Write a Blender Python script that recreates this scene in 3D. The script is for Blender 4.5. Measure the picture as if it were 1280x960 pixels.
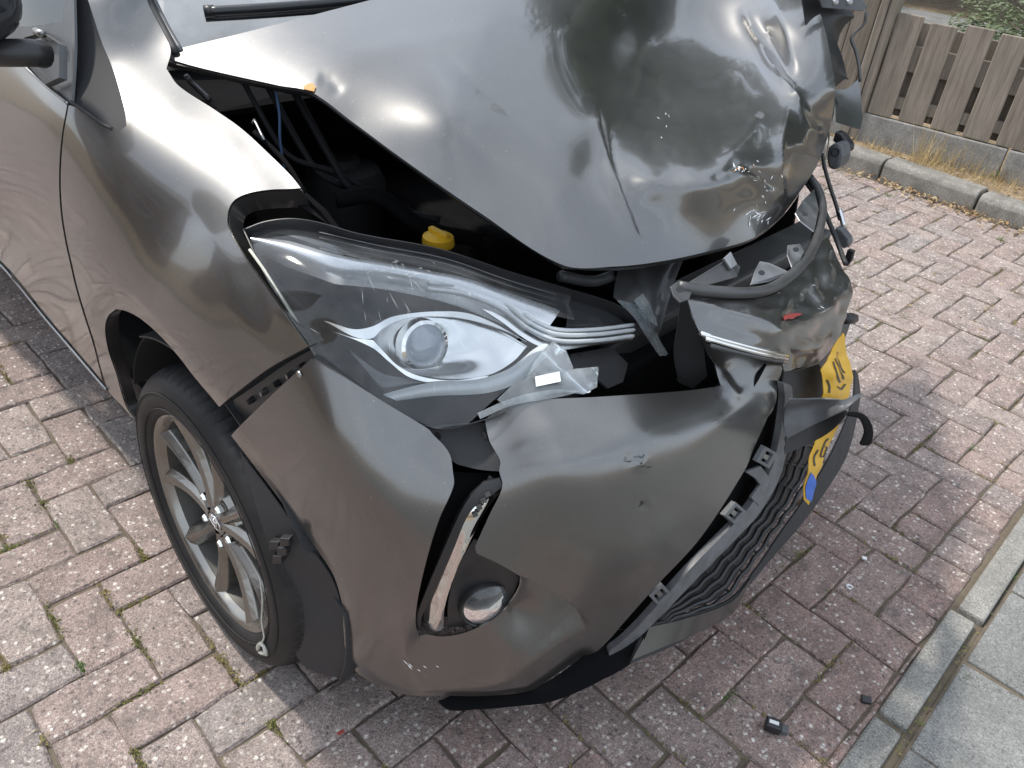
import bpy, bmesh, math, random
import numpy as np
from mathutils import Vector, Matrix, noise
from mathutils.geometry import delaunay_2d_cdt

rnd = random.Random(7)
scene = bpy.context.scene
for o in list(bpy.data.objects):
    bpy.data.objects.remove(o)

# ------------------------------------------------------------------ camera, sky, sun, exposure
# World frame: x = the way the car faces, y = the car's left, z = up, origin under the front axle.
FPX = 1036.0                                   # focal length in pixels of the 1280 x 960 photograph
CAM = np.array([1.101, -1.271, 1.414])
RM = np.array([[0.711, 0.697, 0.087], [-0.447, 0.353, 0.822], [-0.542, 0.624, -0.563]])
RM[2] /= np.linalg.norm(RM[2])
RM[0] -= RM[2] * (RM[0] @ RM[2]); RM[0] /= np.linalg.norm(RM[0])
RM[1] = np.cross(RM[2], RM[0]) * -1
if RM[1][2] < 0: RM[1] = -RM[1]
cam_data = bpy.data.cameras.new('camera'); cam = bpy.data.objects.new('camera', cam_data)
scene.collection.objects.link(cam)
cam_data.sensor_fit = 'HORIZONTAL'; cam_data.sensor_width = 36.0
cam_data.lens = 36.0 * FPX / 1280.0
cam_data.clip_start = 0.02; cam_data.clip_end = 500.0
m = Matrix.Identity(4)
for i in range(3):
    m[i][0] = RM[0][i]; m[i][1] = RM[1][i]; m[i][2] = -RM[2][i]; m[i][3] = CAM[i]
cam.matrix_world = m
scene.camera = cam
scene.render.resolution_x = 1024; scene.render.resolution_y = 768

TO_SUN = Vector((-0.62, -0.19, 1.0)).normalized()
SUN_EL = math.asin(TO_SUN.z); SUN_AZ = math.atan2(TO_SUN.x, TO_SUN.y)
world = bpy.data.worlds.new('World'); scene.world = world; world.use_nodes = True
wn = world.node_tree.nodes; wl = world.node_tree.links; wn.clear()
w_out = wn.new('ShaderNodeOutputWorld'); w_bg = wn.new('ShaderNodeBackground')
sky = wn.new('ShaderNodeTexSky'); sky.sky_type = 'NISHITA'; sky.sun_disc = False
sky.sun_elevation = SUN_EL; sky.sun_rotation = SUN_AZ
sky.air_density = 1.0; sky.dust_density = 1.5; sky.ozone_density = 1.0
tc = wn.new('ShaderNodeTexCoord'); mp = wn.new('ShaderNodeMapping'); mp.inputs['Scale'].default_value = (1.0, 1.0, 2.2)
nz = wn.new('ShaderNodeTexNoise'); nz.inputs['Scale'].default_value = 2.3; nz.inputs['Detail'].default_value = 7.0; nz.inputs['Roughness'].default_value = 0.58
cr = wn.new('ShaderNodeValToRGB'); cr.color_ramp.elements[0].position = 0.40; cr.color_ramp.elements[1].position = 0.66
cr.color_ramp.elements[0].color = (0.50, 0.50, 0.50, 1); cr.color_ramp.elements[1].color = (0.9, 0.9, 0.9, 1)
mx = wn.new('ShaderNodeMix'); mx.data_type = 'RGBA'
mx.inputs['B'].default_value = (9.0, 9.8, 10.9, 1)      # sunlit cumulus, in the units of the sky texture
wl.new(tc.outputs['Generated'], mp.inputs['Vector']); wl.new(mp.outputs['Vector'], nz.inputs['Vector'])
wl.new(nz.outputs['Fac'], cr.inputs['Fac']); wl.new(cr.outputs['Color'], mx.inputs['Factor'])
wl.new(sky.outputs['Color'], mx.inputs['A']); wl.new(mx.outputs['Result'], w_bg.inputs['Color'])
w_bg.inputs['Strength'].default_value = 0.15
wl.new(w_bg.outputs['Background'], w_out.inputs['Surface'])

sun_data = bpy.data.lights.new('sun', 'SUN'); sun_data.energy = 3.3; sun_data.angle = math.radians(3.5)
sun_data.color = (1.0, 0.95, 0.88)
sun = bpy.data.objects.new('sun', sun_data); scene.collection.objects.link(sun)
sun.rotation_euler = (-TO_SUN).to_track_quat('-Z', 'Y').to_euler(); sun.location = TO_SUN * 20

vs = scene.view_settings
vs.view_transform = 'Standard'; vs.look = 'None'; vs.gamma = 1.0; vs.use_curve_mapping = False
vs.exposure = 0.36
scene.cycles.max_bounces = 10; scene.cycles.transparent_max_bounces = 16
scene.cycles.sample_clamp_indirect = 6.0

# ------------------------------------------------------------------ helpers
COL = scene.collection

def ray(x, y):
    return RM.T @ np.array([(x - 640) / FPX, -(y - 480) / FPX, 1.0])

def at(x, y, X=None, Y=None, Z=None, D=None):
    """the point seen at photograph pixel (x, y) that lies in the given plane"""
    d = ray(x, y)
    if X is not None: t = (X - CAM[0]) / d[0]
    elif Y is not None: t = (Y - CAM[1]) / d[1]
    elif Z is not None: t = (Z - CAM[2]) / d[2]
    else: t = D
    return CAM + t * d

def on_plane(x, y, p, n):
    d = ray(x, y); t = ((np.array(p) - CAM) @ n) / (d @ n)
    return CAM + t * d

def proj(P):
    q = RM @ (np.asarray(P, float) - CAM)
    return 640 + FPX * q[0] / q[2], 480 - FPX * q[1] / q[2], q[2]

def put(name, me, mat, parent=None, smooth=False):
    o = bpy.data.objects.new(name, me); COL.objects.link(o)
    if mat is not None:
        me.materials.clear()
        for mm in (mat if isinstance(mat, (list, tuple)) else [mat]): me.materials.append(mm)
    if parent is not None: o.parent = parent
    if smooth:
        me.polygons.foreach_set('use_smooth', [True] * len(me.polygons))
    return o

def sharpen(me, deg=180.0):
    """hard shading across open borders and across edges bent more than deg"""
    bm = bmesh.new(); bm.from_mesh(me)
    for e in bm.edges:
        if e.is_boundary or (len(e.link_faces) == 2 and math.degrees(e.calc_face_angle(0.0)) > deg): e.smooth = False
    bm.to_mesh(me); bm.free(); return me

def mesh(name, verts, faces):
    me = bpy.data.meshes.new(name)
    me.from_pydata([tuple(float(c) for c in v) for v in verts], [], [tuple(f) for f in faces])
    me.update(); return me

def bm_mesh(name, bm):
    me = bpy.data.meshes.new(name); bm.normal_update(); bm.to_mesh(me); bm.free(); return me

def empty(name, loc=(0, 0, 0)):
    o = bpy.data.objects.new(name, None); o.location = loc; o.empty_display_size = 0.1
    COL.objects.link(o); return o

def tag(o, label=None, cat=None, group=None, kind=None):
    if label: o['label'] = label
    if cat: o['category'] = cat
    if group: o['group'] = group
    if kind: o['kind'] = kind
    return o

def solidify(o, t, off=-1.0):
    md = o.modifiers.new('thickness', 'SOLIDIFY'); md.thickness = t; md.offset = off; md.use_even_offset = False
    return o

def bevel(o, w, seg=2, ang=35):
    md = o.modifiers.new('bevel', 'BEVEL'); md.width = w; md.segments = seg; md.limit_method = 'ANGLE'; md.angle_limit = math.radians(ang)
    return o

def box_mesh(name, lo, hi):
    x0, y0, z0 = lo; x1, y1, z1 = hi
    v = [(x0,y0,z0),(x1,y0,z0),(x1,y1,z0),(x0,y1,z0),(x0,y0,z1),(x1,y0,z1),(x1,y1,z1),(x0,y1,z1)]
    return mesh(name, v, [(0,3,2,1),(4,5,6,7),(0,1,5,4),(1,2,6,5),(2,3,7,6),(3,0,4,7)])

def catmull(pts, closed=False, step=4.0, corner=42.0, tension=0.5):
    """resample a polyline smoothly, keeping sharp corners"""
    P = [np.array(p, float) for p in pts]; n = len(P); out = []
    def is_corner(i):
        if not closed and (i == 0 or i == n - 1): return True
        a = P[i] - P[i - 1]; b = P[(i + 1) % n] - P[i]
        c = (a @ b) / max(1e-12, np.linalg.norm(a) * np.linalg.norm(b))
        return math.degrees(math.acos(max(-1, min(1, c)))) > corner
    cs = [is_corner(i) for i in range(n)]
    segs = n if closed else n - 1
    for i in range(segs):
        p1 = P[i]; p2 = P[(i + 1) % n]
        L = np.linalg.norm(p2 - p1)
        p0 = P[i - 1] if (closed or i > 0) else p1
        p3 = P[(i + 2) % n] if (closed or i + 2 < n) else p2
        l0 = np.linalg.norm(p1 - p0); l3 = np.linalg.norm(p3 - p2)
        m1 = (p2 - p1) if cs[i] else (p2 - p0) * L / max(1e-9, l0 + L)
        m2 = (p2 - p1) if cs[(i + 1) % n] else (p3 - p1) * L / max(1e-9, l3 + L)
        k = max(1, int(math.ceil(L / step)))
        for j in range(k):
            t = j / k
            out.append((2*t**3-3*t**2+1)*p1 + (t**3-2*t**2+t)*m1 + (-2*t**3+3*t**2)*p2 + (t**3-t**2)*m2)
    if not closed: out.append(P[-1])
    return out

class Field:
    """a smooth surface through given points: thin-plate spline of inverse depth over the photograph plane"""
    def __init__(self, ctrl, reg=1e-4):
        xy = []; w = []
        for c in ctrl:
            x, y = c[0], c[1]
            if len(c) == 4: P = at(x, y, **{c[2]: c[3]})
            else: P = np.array(c[2])
            xy.append((x / 100.0, y / 100.0)); w.append(1.0 / ((P - CAM) @ RM[2]))
        self.xy = np.array(xy); w = np.array(w); n = len(w)
        d = np.linalg.norm(self.xy[:, None] - self.xy[None], axis=2)
        K = np.where(d > 0, d * d * np.log(d + 1e-12), 0) + reg * np.eye(n)
        Pm = np.hstack([np.ones((n, 1)), self.xy])
        A = np.zeros((n + 3, n + 3)); A[:n, :n] = K; A[:n, n:] = Pm; A[n:, :n] = Pm.T
        s = np.linalg.solve(A, np.concatenate([w, np.zeros(3)])); self.a = s[:n]; self.b = s[n:]
    def inv(self, q):
        q = np.asarray(q, float) / 100.0
        d = np.linalg.norm(q[:, None] - self.xy[None], axis=2)
        return np.where(d > 0, d * d * np.log(d + 1e-12), 0) @ self.a + self.b[0] + q @ self.b[1:]
    def pts(self, q):
        q = np.asarray(q, float); D = 1.0 / self.inv(q)
        dirs = np.stack([(q[:, 0] - 640) / FPX, -(q[:, 1] - 480) / FPX, np.ones(len(q))], 1) @ RM
        return CAM + dirs * D[:, None]
    def normals(self, q):
        q = np.asarray(q, float); e = 1.0
        a = self.pts(q + [e, 0]) - self.pts(q - [e, 0]); b = self.pts(q + [0, e]) - self.pts(q - [0, e])
        n = np.cross(b, a); n /= np.linalg.norm(n, axis=1)[:, None] + 1e-12
        return n
    def p(self, x, y, off=0.0):
        q = np.array([[x, y]], float); P = self.pts(q)[0]
        if off: P = P + self.normals(q)[0] * off
        return P

def inside(pts, poly):
    x = pts[:, 0]; y = pts[:, 1]; r = np.zeros(len(pts), bool); n = len(poly); j = n - 1
    for i in range(n):
        xi, yi = poly[i]; xj, yj = poly[j]
        c = ((yi > y) != (yj > y)) & (x < (xj - xi) * (y - yi) / ((yj - yi) + 1e-12) + xi); r ^= c; j = i
    return r

def seg_dist(pts, line):
    """distance of pixel points to a polyline, and the running position along it (0..1)"""
    best = np.full(len(pts), 1e9); par = np.zeros(len(pts)); side = np.zeros(len(pts))
    n = len(line) - 1
    for i in range(n):
        a = np.array(line[i], float); b = np.array(line[i + 1], float); ab = b - a
        t = np.clip(((pts - a) @ ab) / (ab @ ab), 0, 1); dv = pts - (a + t[:, None] * ab)
        d = np.linalg.norm(dv, axis=1); k = d < best
        s = np.sign(ab[0] * dv[:, 1] - ab[1] * dv[:, 0])
        best = np.where(k, d, best); par = np.where(k, (i + t) / n, par); side = np.where(k, s, side)
    return best, par, side

def panel(name, outline, field, mat, parent=None, holes=(), step=7.0, thick=0.0015, off=0.0, disp=None, bstep=4.0, corner=42.0, smooth=True):
    """a sheet whose outline was read off the photograph and whose depth comes from the field"""
    out = [tuple(p) for p in catmull(outline, True, bstep, corner)]
    hol = [[tuple(p) for p in catmull(h, True, bstep, corner)] for h in holes]
    V = list(out); E = [(i, (i + 1) % len(out)) for i in range(len(out))]
    for h in hol:
        b = len(V); V += h; E += [(b + i, b + (i + 1) % len(h)) for i in range(len(h))]
    xs = [p[0] for p in out]; ys = [p[1] for p in out]
    g = []; row = 0; y = min(ys)
    while y <= max(ys):
        x = min(xs) + (step / 2 if row % 2 else 0)
        while x <= max(xs): g.append((x, y)); x += step
        y += step * 0.866; row += 1
    if g:
        g = np.array(g); k = inside(g, out)
        for h in hol: k &= ~inside(g, h)
        g = g[k]
        if len(g):
            bd, _, _ = seg_dist(g, out + [out[0]])
            for h in hol: bd = np.minimum(bd, seg_dist(g, h + [h[0]])[0])
            g = g[bd > step * 0.55]
            V += [tuple(p) for p in g]
    r = delaunay_2d_cdt([Vector(p) for p in V], E, [], 0, 1e-4)
    q = np.array([tuple(v) for v in r[0]], float); F = np.array([tuple(f) for f in r[2]])
    cen = q[F].mean(axis=1); k = inside(cen, out)
    for h in hol: k &= ~inside(cen, h)
    F = F[k]
    P = field.pts(q)
    if off or disp is not None:
        N = field.normals(q); d = np.full(len(q), float(off))
        if disp is not None: d = d + disp(q)
        P = P + N * d[:, None]
    a, b, c = P[F[:, 0]], P[F[:, 1]], P[F[:, 2]]
    nn = np.cross(b - a, c - a); flip = np.einsum('ij,ij->i', nn, CAM - a) < 0
    F[flip] = F[flip][:, ::-1]
    me = sharpen(mesh(name, P, F), 55.0); o = put(name, me, mat, parent, smooth)
    if thick: solidify(o, thick)
    return o

def tube_mesh(name, pts, rad, seg=10, caps=True):
    P = [Vector(tuple(float(c) for c in p)) for p in pts]; n = len(P)
    R = rad if isinstance(rad, (list, tuple)) else [rad] * n
    V = []; F = []; up = None
    for i in range(n):
        t = (P[min(i + 1, n - 1)] - P[max(i - 1, 0)]).normalized()
        if up is None:
            up = Vector((0, 0, 1)) if abs(t.z) < 0.9 else Vector((1, 0, 0))
        a = t.cross(up).normalized(); b = a.cross(t).normalized(); up = b
        for k in range(seg):
            an = 2 * math.pi * k / seg
            V.append(P[i] + (a * math.cos(an) + b * math.sin(an)) * R[i])
    for i in range(n - 1):
        for k in range(seg):
            F.append((i*seg+k, i*seg+(k+1) % seg, (i+1)*seg+(k+1) % seg, (i+1)*seg+k))
    if caps:
        F.append(tuple(range(seg))[::-1]); F.append(tuple((n-1)*seg+k for k in range(seg)))
    return mesh(name, V, F)

def tube(name, pts, rad, mat, parent=None, seg=10, step=0.012):
    return put(name, tube_mesh(name, catmull(pts, False, step, 60), rad, seg), mat, parent, True)

def slab(name, poly3, thick, mat, parent=None, bev=0.0):
    """a flat plate from a 3-D polygon, given thickness away from the camera"""
    P = [np.array(p, float) for p in poly3]; n = len(P)
    N = np.zeros(3)
    for i in range(n): N += np.cross(P[i] - P[0], P[(i + 1) % n] - P[0])
    N /= np.linalg.norm(N)
    if N @ (CAM - P[0]) < 0: N = -N; P = P[::-1]
    V = P + [p - N * thick for p in P]
    F = [tuple(range(n)), tuple(range(2*n-1, n-1, -1))] + [(i, i + n, (i+1) % n + n, (i+1) % n) for i in range(n)]
    o = put(name, mesh(name, V, F), mat, parent)
    if bev: bevel(o, bev)
    return o

def loft(name, rows, mat, parent=None, closed=False, smooth=True, thick=0.0):
    V = [p for r in rows for p in r]; n = len(rows[0]); F = []
    for i in range(len(rows) - 1):
        for k in range(n if closed else n - 1):
            F.append((i*n+k, i*n+(k+1) % n, (i+1)*n+(k+1) % n, (i+1)*n+k))
    o = put(name, sharpen(mesh(name, V, F), 60.0), mat, parent, smooth)
    if thick: solidify(o, thick)
    return o

def lathe_mesh(name, prof, seg, c, ax, ex, ez, mod=None):
    """profile (r, w) turned about axis ax through c"""
    V = []; F = []; n = len(prof)
    for s in range(seg):
        an = 2 * math.pi * s / seg
        for i, (r, w) in enumerate(prof):
            rr = r + (mod(s, i) if mod else 0)
            V.append(c + (ex * math.cos(an) + ez * math.sin(an)) * rr + ax * w)
    for s in range(seg):
        for i in range(n - 1):
            a = s*n+i; b = ((s+1) % seg)*n+i
            F.append((a, a+1, b+1, b))
    return sharpen(mesh(name, V, F), 38.0)

def fbm(P, s, seed=0.0, oct=3):
    return np.array([noise.fractal(Vector((p[0]*s + seed, p[1]*s - seed, (p[2]*s if len(p) > 2 else 0) + 0.37*seed)), 1.0, 2.0, oct) for p in P])

# ------------------------------------------------------------------ materials
def new_mat(name):
    mt = bpy.data.materials.new(name); mt.use_nodes = True
    nt = mt.node_tree; return mt, nt, nt.nodes['Principled BSDF']

def N(nt, t, **kw):
    n = nt.nodes.new(t)
    for k, v in kw.items():
        if hasattr(n, k): setattr(n, k, v)
        else: n.inputs[k].default_value = v
    return n

def ramp(nt, stops):
    n = nt.nodes.new('ShaderNodeValToRGB'); e = n.color_ramp.elements
    while len(e) < len(stops): e.new(0.5)
    for el, (p, c) in zip(e, stops):
        el.position = p; el.color = (c[0], c[1], c[2], 1) if isinstance(c, (tuple, list)) else (c, c, c, 1)
    return n

def coords(nt, kind='Object', scale=(1, 1, 1)):
    t = nt.nodes.new('ShaderNodeTexCoord'); mpn = nt.nodes.new('ShaderNodeMapping'); mpn.inputs['Scale'].default_value = scale
    nt.links.new(t.outputs[kind], mpn.inputs['Vector']); return mpn.outputs['Vector']

def tex_noise(nt, vec, scale, detail=4, rough=0.55):
    n = N(nt, 'ShaderNodeTexNoise'); n.inputs['Scale'].default_value = scale; n.inputs['Detail'].default_value = detail; n.inputs['Roughness'].default_value = rough
    nt.links.new(vec, n.inputs['Vector']); return n

def mix(nt, fac, a, b, blend='MIX'):
    n = nt.nodes.new('ShaderNodeMix'); n.data_type = 'RGBA'; n.blend_type = blend
    for sock, v in (('Factor', fac), ('A', a), ('B', b)):
        if hasattr(v, 'is_output') or isinstance(v, bpy.types.NodeSocket): nt.links.new(v, n.inputs[sock])
        elif isinstance(v, (tuple, list)): n.inputs[sock].default_value = (v[0], v[1], v[2], 1)
        else: n.inputs[sock].default_value = v
    return n.outputs['Result']

def bump(nt, b, height, strength, dist):
    n = nt.nodes.new('ShaderNodeBump'); n.inputs['Strength'].default_value = strength; n.inputs['Distance'].default_value = dist
    nt.links.new(height, n.inputs['Height']); nt.links.new(n.outputs['Normal'], b.inputs['Normal']); return n

def simple(name, col, rough=0.5, metal=0.0, spec=0.5, coat=0.0, var=0.15, vscale=18.0, bumpd=0.0, bscale=60.0):
    mt, nt, b = new_mat(name); v = coords(nt)
    n = tex_noise(nt, v, vscale, 5)
    c = mix(nt, n.outputs['Fac'], tuple(x * (1 - var) for x in col), tuple(min(1, x * (1 + var)) for x in col))
    nt.links.new(c, b.inputs['Base Color'])
    r = ramp(nt, [(0.3, max(0, rough - 0.08)), (0.7, min(1, rough + 0.1))]); nt.links.new(n.outputs['Fac'], r.inputs['Fac']); nt.links.new(r.outputs['Color'], b.inputs['Roughness'])
    b.inputs['Metallic'].default_value = metal; b.inputs['Specular IOR Level'].default_value = spec; b.inputs['Coat Weight'].default_value = coat
    if bumpd:
        n2 = tex_noise(nt, v, bscale, 4); bump(nt, b, n2.outputs['Fac'], 0.6, bumpd)
    return mt

def paint_material(name='bronze_grey_paint', c0=0.06, c1=0.16):
    mt, nt, b = new_mat(name); v = coords(nt)
    fl = N(nt, 'ShaderNodeTexVoronoi', feature='F1'); fl.inputs['Scale'].default_value = 2600.0; nt.links.new(v, fl.inputs['Vector'])
    flr = ramp(nt, [(0.0, 0.82), (1.0, 1.18)]); nt.links.new(fl.outputs['Color'], flr.inputs['Fac'])
    base = mix(nt, 1.0, (0.140, 0.137, 0.132), flr.outputs['Color'], 'MULTIPLY')
    dust = tex_noise(nt, v, 7.0, 6, 0.62); dr = ramp(nt, [(0.46, 0.0), (0.78, 0.22)]); nt.links.new(dust.outputs['Fac'], dr.inputs['Fac'])
    speck = tex_noise(nt, v, 210.0, 2, 0.5); sr = ramp(nt, [(0.70, 0.0), (0.76, 0.5)]); nt.links.new(speck.outputs['Fac'], sr.inputs['Fac'])
    base = mix(nt, dr.outputs['Color'], base, (0.165, 0.158, 0.148))
    base = mix(nt, sr.outputs['Color'], base, (0.30, 0.28, 0.25))
    nt.links.new(base, b.inputs['Base Color'])
    b.inputs['Metallic'].default_value = 0.9
    rr = ramp(nt, [(0.35, 0.33), (0.75, 0.42)]); nt.links.new(dust.outputs['Fac'], rr.inputs['Fac']); nt.links.new(rr.outputs['Color'], b.inputs['Roughness'])
    b.inputs['Coat Weight'].default_value = 1.0; b.inputs['Coat IOR'].default_value = 1.55
    cr_ = ramp(nt, [(0.4, c0), (0.8, c1)]); nt.links.new(dust.outputs['Fac'], cr_.inputs['Fac']); nt.links.new(cr_.outputs['Color'], b.inputs['Coat Roughness'])
    return mt

def paver_material():
    mt, nt, b = new_mat('exposed_aggregate_paver'); v = coords(nt)
    oi = nt.nodes.new('ShaderNodeObjectInfo'); at_ = nt.nodes.new('ShaderNodeAttribute'); at_.attribute_name = 'tint'
    add = nt.nodes.new('ShaderNodeVectorMath'); add.operation = 'ADD'; sc = nt.nodes.new('ShaderNodeVectorMath'); sc.operation = 'SCALE'
    nt.links.new(oi.outputs['Location'], sc.inputs[0]); sc.inputs['Scale'].default_value = 7.31
    nt.links.new(v, add.inputs[0]); nt.links.new(sc.outputs['Vector'], add.inputs[1]); vv = add.outputs['Vector']
    rsum = N(nt, 'ShaderNodeMath', operation='ADD'); nt.links.new(oi.outputs['Random'], rsum.inputs[0]); nt.links.new(at_.outputs['Fac'], rsum.inputs[1])
    fr = N(nt, 'ShaderNodeMath', operation='FRACT'); nt.links.new(rsum.outputs[0], fr.inputs[0])
    tint = ramp(nt, [(0.0, (0.300, 0.240, 0.215)), (0.3, (0.290, 0.222, 0.198)), (0.6, (0.325, 0.268, 0.240)), (0.85, (0.265, 0.218, 0.198)), (1.0, (0.285, 0.256, 0.238))])
    nt.links.new(fr.outputs[0], tint.inputs['Fac'])
    geo = nt.nodes.new('ShaderNodeNewGeometry'); sx = nt.nodes.new('ShaderNodeSeparateXYZ'); nt.links.new(geo.outputs['Position'], sx.inputs[0])
    wob = tex_noise(nt, geo.outputs['Position'], 2.2, 3, 0.5)
    gx = N(nt, 'ShaderNodeMath', operation='ADD'); nt.links.new(sx.outputs['X'], gx.inputs[0]); nt.links.new(wob.outputs['Fac'], gx.inputs[1])
    mr = N(nt, 'ShaderNodeMapRange'); my = N(nt, 'ShaderNodeMapRange'); nt.links.new(sx.outputs['Y'], my.inputs['Value']); my.inputs['From Min'].default_value = 0.6; my.inputs['From Max'].default_value = 1.7
    gd = N(nt, 'ShaderNodeMath', operation='SUBTRACT'); nt.links.new(gx.outputs[0], gd.inputs[0]); nt.links.new(my.outputs['Result'], gd.inputs[1]); nt.links.new(gd.outputs[0], mr.inputs['Value']); mr.inputs['From Min'].default_value = 0.70; mr.inputs['From Max'].default_value = 1.30
    worn = mix(nt, mr.outputs['Result'], tint.outputs['Color'], mix(nt, 1.0, tint.outputs['Color'], (0.94, 0.84, 0.82), 'MULTIPLY'))
    big = tex_noise(nt, vv, 11.0, 5, 0.6); bigr = ramp(nt, [(0.3, 0.72), (0.7, 1.2)]); nt.links.new(big.outputs['Fac'], bigr.inputs['Fac'])
    base = mix(nt, 1.0, worn, bigr.outputs['Color'], 'MULTIPLY')
    # stones of the aggregate: two sizes
    v1 = N(nt, 'ShaderNodeTexVoronoi', feature='F1'); v1.inputs['Scale'].default_value = 115.0; v1.inputs['Randomness'].default_value = 1.0; nt.links.new(vv, v1.inputs['Vector'])
    bw1 = nt.nodes.new('ShaderNodeSeparateColor'); nt.links.new(v1.outputs['Color'], bw1.inputs[0])
    stone = ramp(nt, [(0.0, (0.085, 0.075, 0.075)), (0.26, (0.20, 0.16, 0.15)), (0.55, (0.31, 0.25, 0.22)), (0.78, (0.42, 0.37, 0.32)), (0.95, (0.70, 0.66, 0.60))])
    nt.links.new(bw1.outputs[0], stone.inputs['Fac'])
    inr = ramp(nt, [(0.30, 0.78), (0.62, 0.0)]); nt.links.new(v1.outputs['Distance'], inr.inputs['Fac'])
    pick = ramp(nt, [(0.42, 0.0), (0.5, 1.0)]); nt.links.new(bw1.outputs[1], pick.inputs['Fac'])
    f1 = mix(nt, 1.0, inr.outputs['Color'], pick.outputs['Color'], 'MULTIPLY')
    base = mix(nt, f1, base, stone.outputs['Color'])
    v2 = N(nt, 'ShaderNodeTexVoronoi', feature='F1'); v2.inputs['Scale'].default_value = 420.0; nt.links.new(vv, v2.inputs['Vector'])
    bw2 = nt.nodes.new('ShaderNodeSeparateColor'); nt.links.new(v2.outputs['Color'], bw2.inputs[0])
    g2 = ramp(nt, [(0.0, 0.45), (0.25, 0.85), (0.8, 1.1), (1.0, 1.6)]); nt.links.new(bw2.outputs[0], g2.inputs['Fac'])
    base = mix(nt, 0.85, base, mix(nt, 1.0, base, g2.outputs['Color'], 'MULTIPLY'))
    st = tex_noise(nt, vv, 26.0, 6, 0.65); sr = ramp(nt, [(0.53, 0.0), (0.68, 0.55)]); nt.links.new(st.outputs['Fac'], sr.inputs['Fac'])
    base = mix(nt, sr.outputs['Color'], base, (0.105, 0.092, 0.082))
    nt.links.new(base, b.inputs['Base Color']); b.inputs['Roughness'].default_value = 0.88; b.inputs['Specular IOR Level'].default_value = 0.3
    hsum = mix(nt, 0.5, v1.outputs['Distance'], v2.outputs['Distance']); inv = nt.nodes.new('ShaderNodeInvert'); nt.links.new(hsum, inv.inputs['Color'])
    bump(nt, b, inv.outputs['Color'], 0.8, 0.004)
    return mt

def concrete_material(name, col, rough=0.9, stain=(0.10, 0.095, 0.085), stain_lo=0.55):
    mt, nt, b = new_mat(name); v = coords(nt, 'Object')
    oi = nt.nodes.new('ShaderNodeObjectInfo'); add = nt.nodes.new('ShaderNodeVectorMath'); add.operation = 'ADD'; sc = nt.nodes.new('ShaderNodeVectorMath'); sc.operation = 'SCALE'
    nt.links.new(oi.outputs['Location'], sc.inputs[0]); sc.inputs['Scale'].default_value = 3.7
    nt.links.new(v, add.inputs[0]); nt.links.new(sc.outputs['Vector'], add.inputs[1]); vv = add.outputs['Vector']
    big = tex_noise(nt, vv, 6.0, 6, 0.62); br = ramp(nt, [(0.3, 0.75), (0.7, 1.18)]); nt.links.new(big.outputs['Fac'], br.inputs['Fac'])
    c = mix(nt, 1.0, col, br.outputs['Color'], 'MULTIPLY')
    vo = N(nt, 'ShaderNodeTexVoronoi', feature='F1'); vo.inputs['Scale'].default_value = 330.0; nt.links.new(vv, vo.inputs['Vector'])
    bw = nt.nodes.new('ShaderNodeSeparateColor'); nt.links.new(vo.outputs['Color'], bw.inputs[0])
    g = ramp(nt, [(0.0, 0.5), (0.3, 0.9), (0.8, 1.1), (1.0, 1.5)]); nt.links.new(bw.outputs[0], g.inputs['Fac'])
    c = mix(nt, 0.8, c, mix(nt, 1.0, c, g.outputs['Color'], 'MULTIPLY'))
    s = tex_noise(nt, vv, 9.0, 7, 0.7); sr = ramp(nt, [(stain_lo, 0.0), (stain_lo + 0.2, 0.6)]); nt.links.new(s.outputs['Fac'], sr.inputs['Fac'])
    c = mix(nt, sr.outputs['Color'], c, stain)
    nt.links.new(c, b.inputs['Base Color']); b.inputs['Roughness'].default_value = rough; b.inputs['Specular IOR Level'].default_value = 0.25
    bump(nt, b, vo.outputs['Distance'], 0.6, 0.003)
    return mt

def wood_material():
    mt, nt, b = new_mat('weathered_fence_wood'); v = coords(nt, 'Object', (9, 9, 0.8))
    oi = nt.nodes.new('ShaderNodeObjectInfo'); add = nt.nodes.new('ShaderNodeVectorMath'); add.operation = 'ADD'; sc = nt.nodes.new('ShaderNodeVectorMath'); sc.operation = 'SCALE'
    nt.links.new(oi.outputs['Location'], sc.inputs[0]); sc.inputs['Scale'].default_value = 13.0
    nt.links.new(v, add.inputs[0]); nt.links.new(sc.outputs['Vector'], add.inputs[1]); vv = add.outputs['Vector']
    n1 = tex_noise(nt, vv, 6.0, 8, 0.6); w = N(nt, 'ShaderNodeTexWave', wave_type='BANDS', bands_direction='X'); w.inputs['Scale'].default_value = 2.2; w.inputs['Distortion'].default_value = 5.0; w.inputs['Detail'].default_value = 4.0
    nt.links.new(vv, w.inputs['Vector'])
    r1 = ramp(nt, [(0.2, (0.125, 0.104, 0.082)), (0.5, (0.222, 0.187, 0.151)), (0.8, (0.310, 0.268, 0.222))]); nt.links.new(n1.outputs['Fac'], r1.inputs['Fac'])
    c = mix(nt, 0.10, r1.outputs['Color'], mix(nt, 1.0, r1.outputs['Color'], w.outputs['Color'], 'MULTIPLY'))
    v3 = coords(nt, 'Object'); gz = tex_noise(nt, v3, 4.0, 4, 0.6); gr = ramp(nt, [(0.5, 0.0), (0.75, 0.5)]); nt.links.new(gz.outputs['Fac'], gr.inputs['Fac'])
    c = mix(nt, gr.outputs['Color'], c, (0.155, 0.150, 0.115))
    rb = ramp(nt, [(0.0, 0.8), (1.0, 1.2)]); nt.links.new(oi.outputs['Random'], rb.inputs['Fac']); c = mix(nt, 1.0, c, rb.outputs['Color'], 'MULTIPLY')
    nt.links.new(c, b.inputs['Base Color']); b.inputs['Roughness'].default_value = 0.85; b.inputs['Specular IOR Level'].default_value = 0.25
    bump(nt, b, n1.outputs['Fac'], 0.6, 0.003)
    return mt

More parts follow.
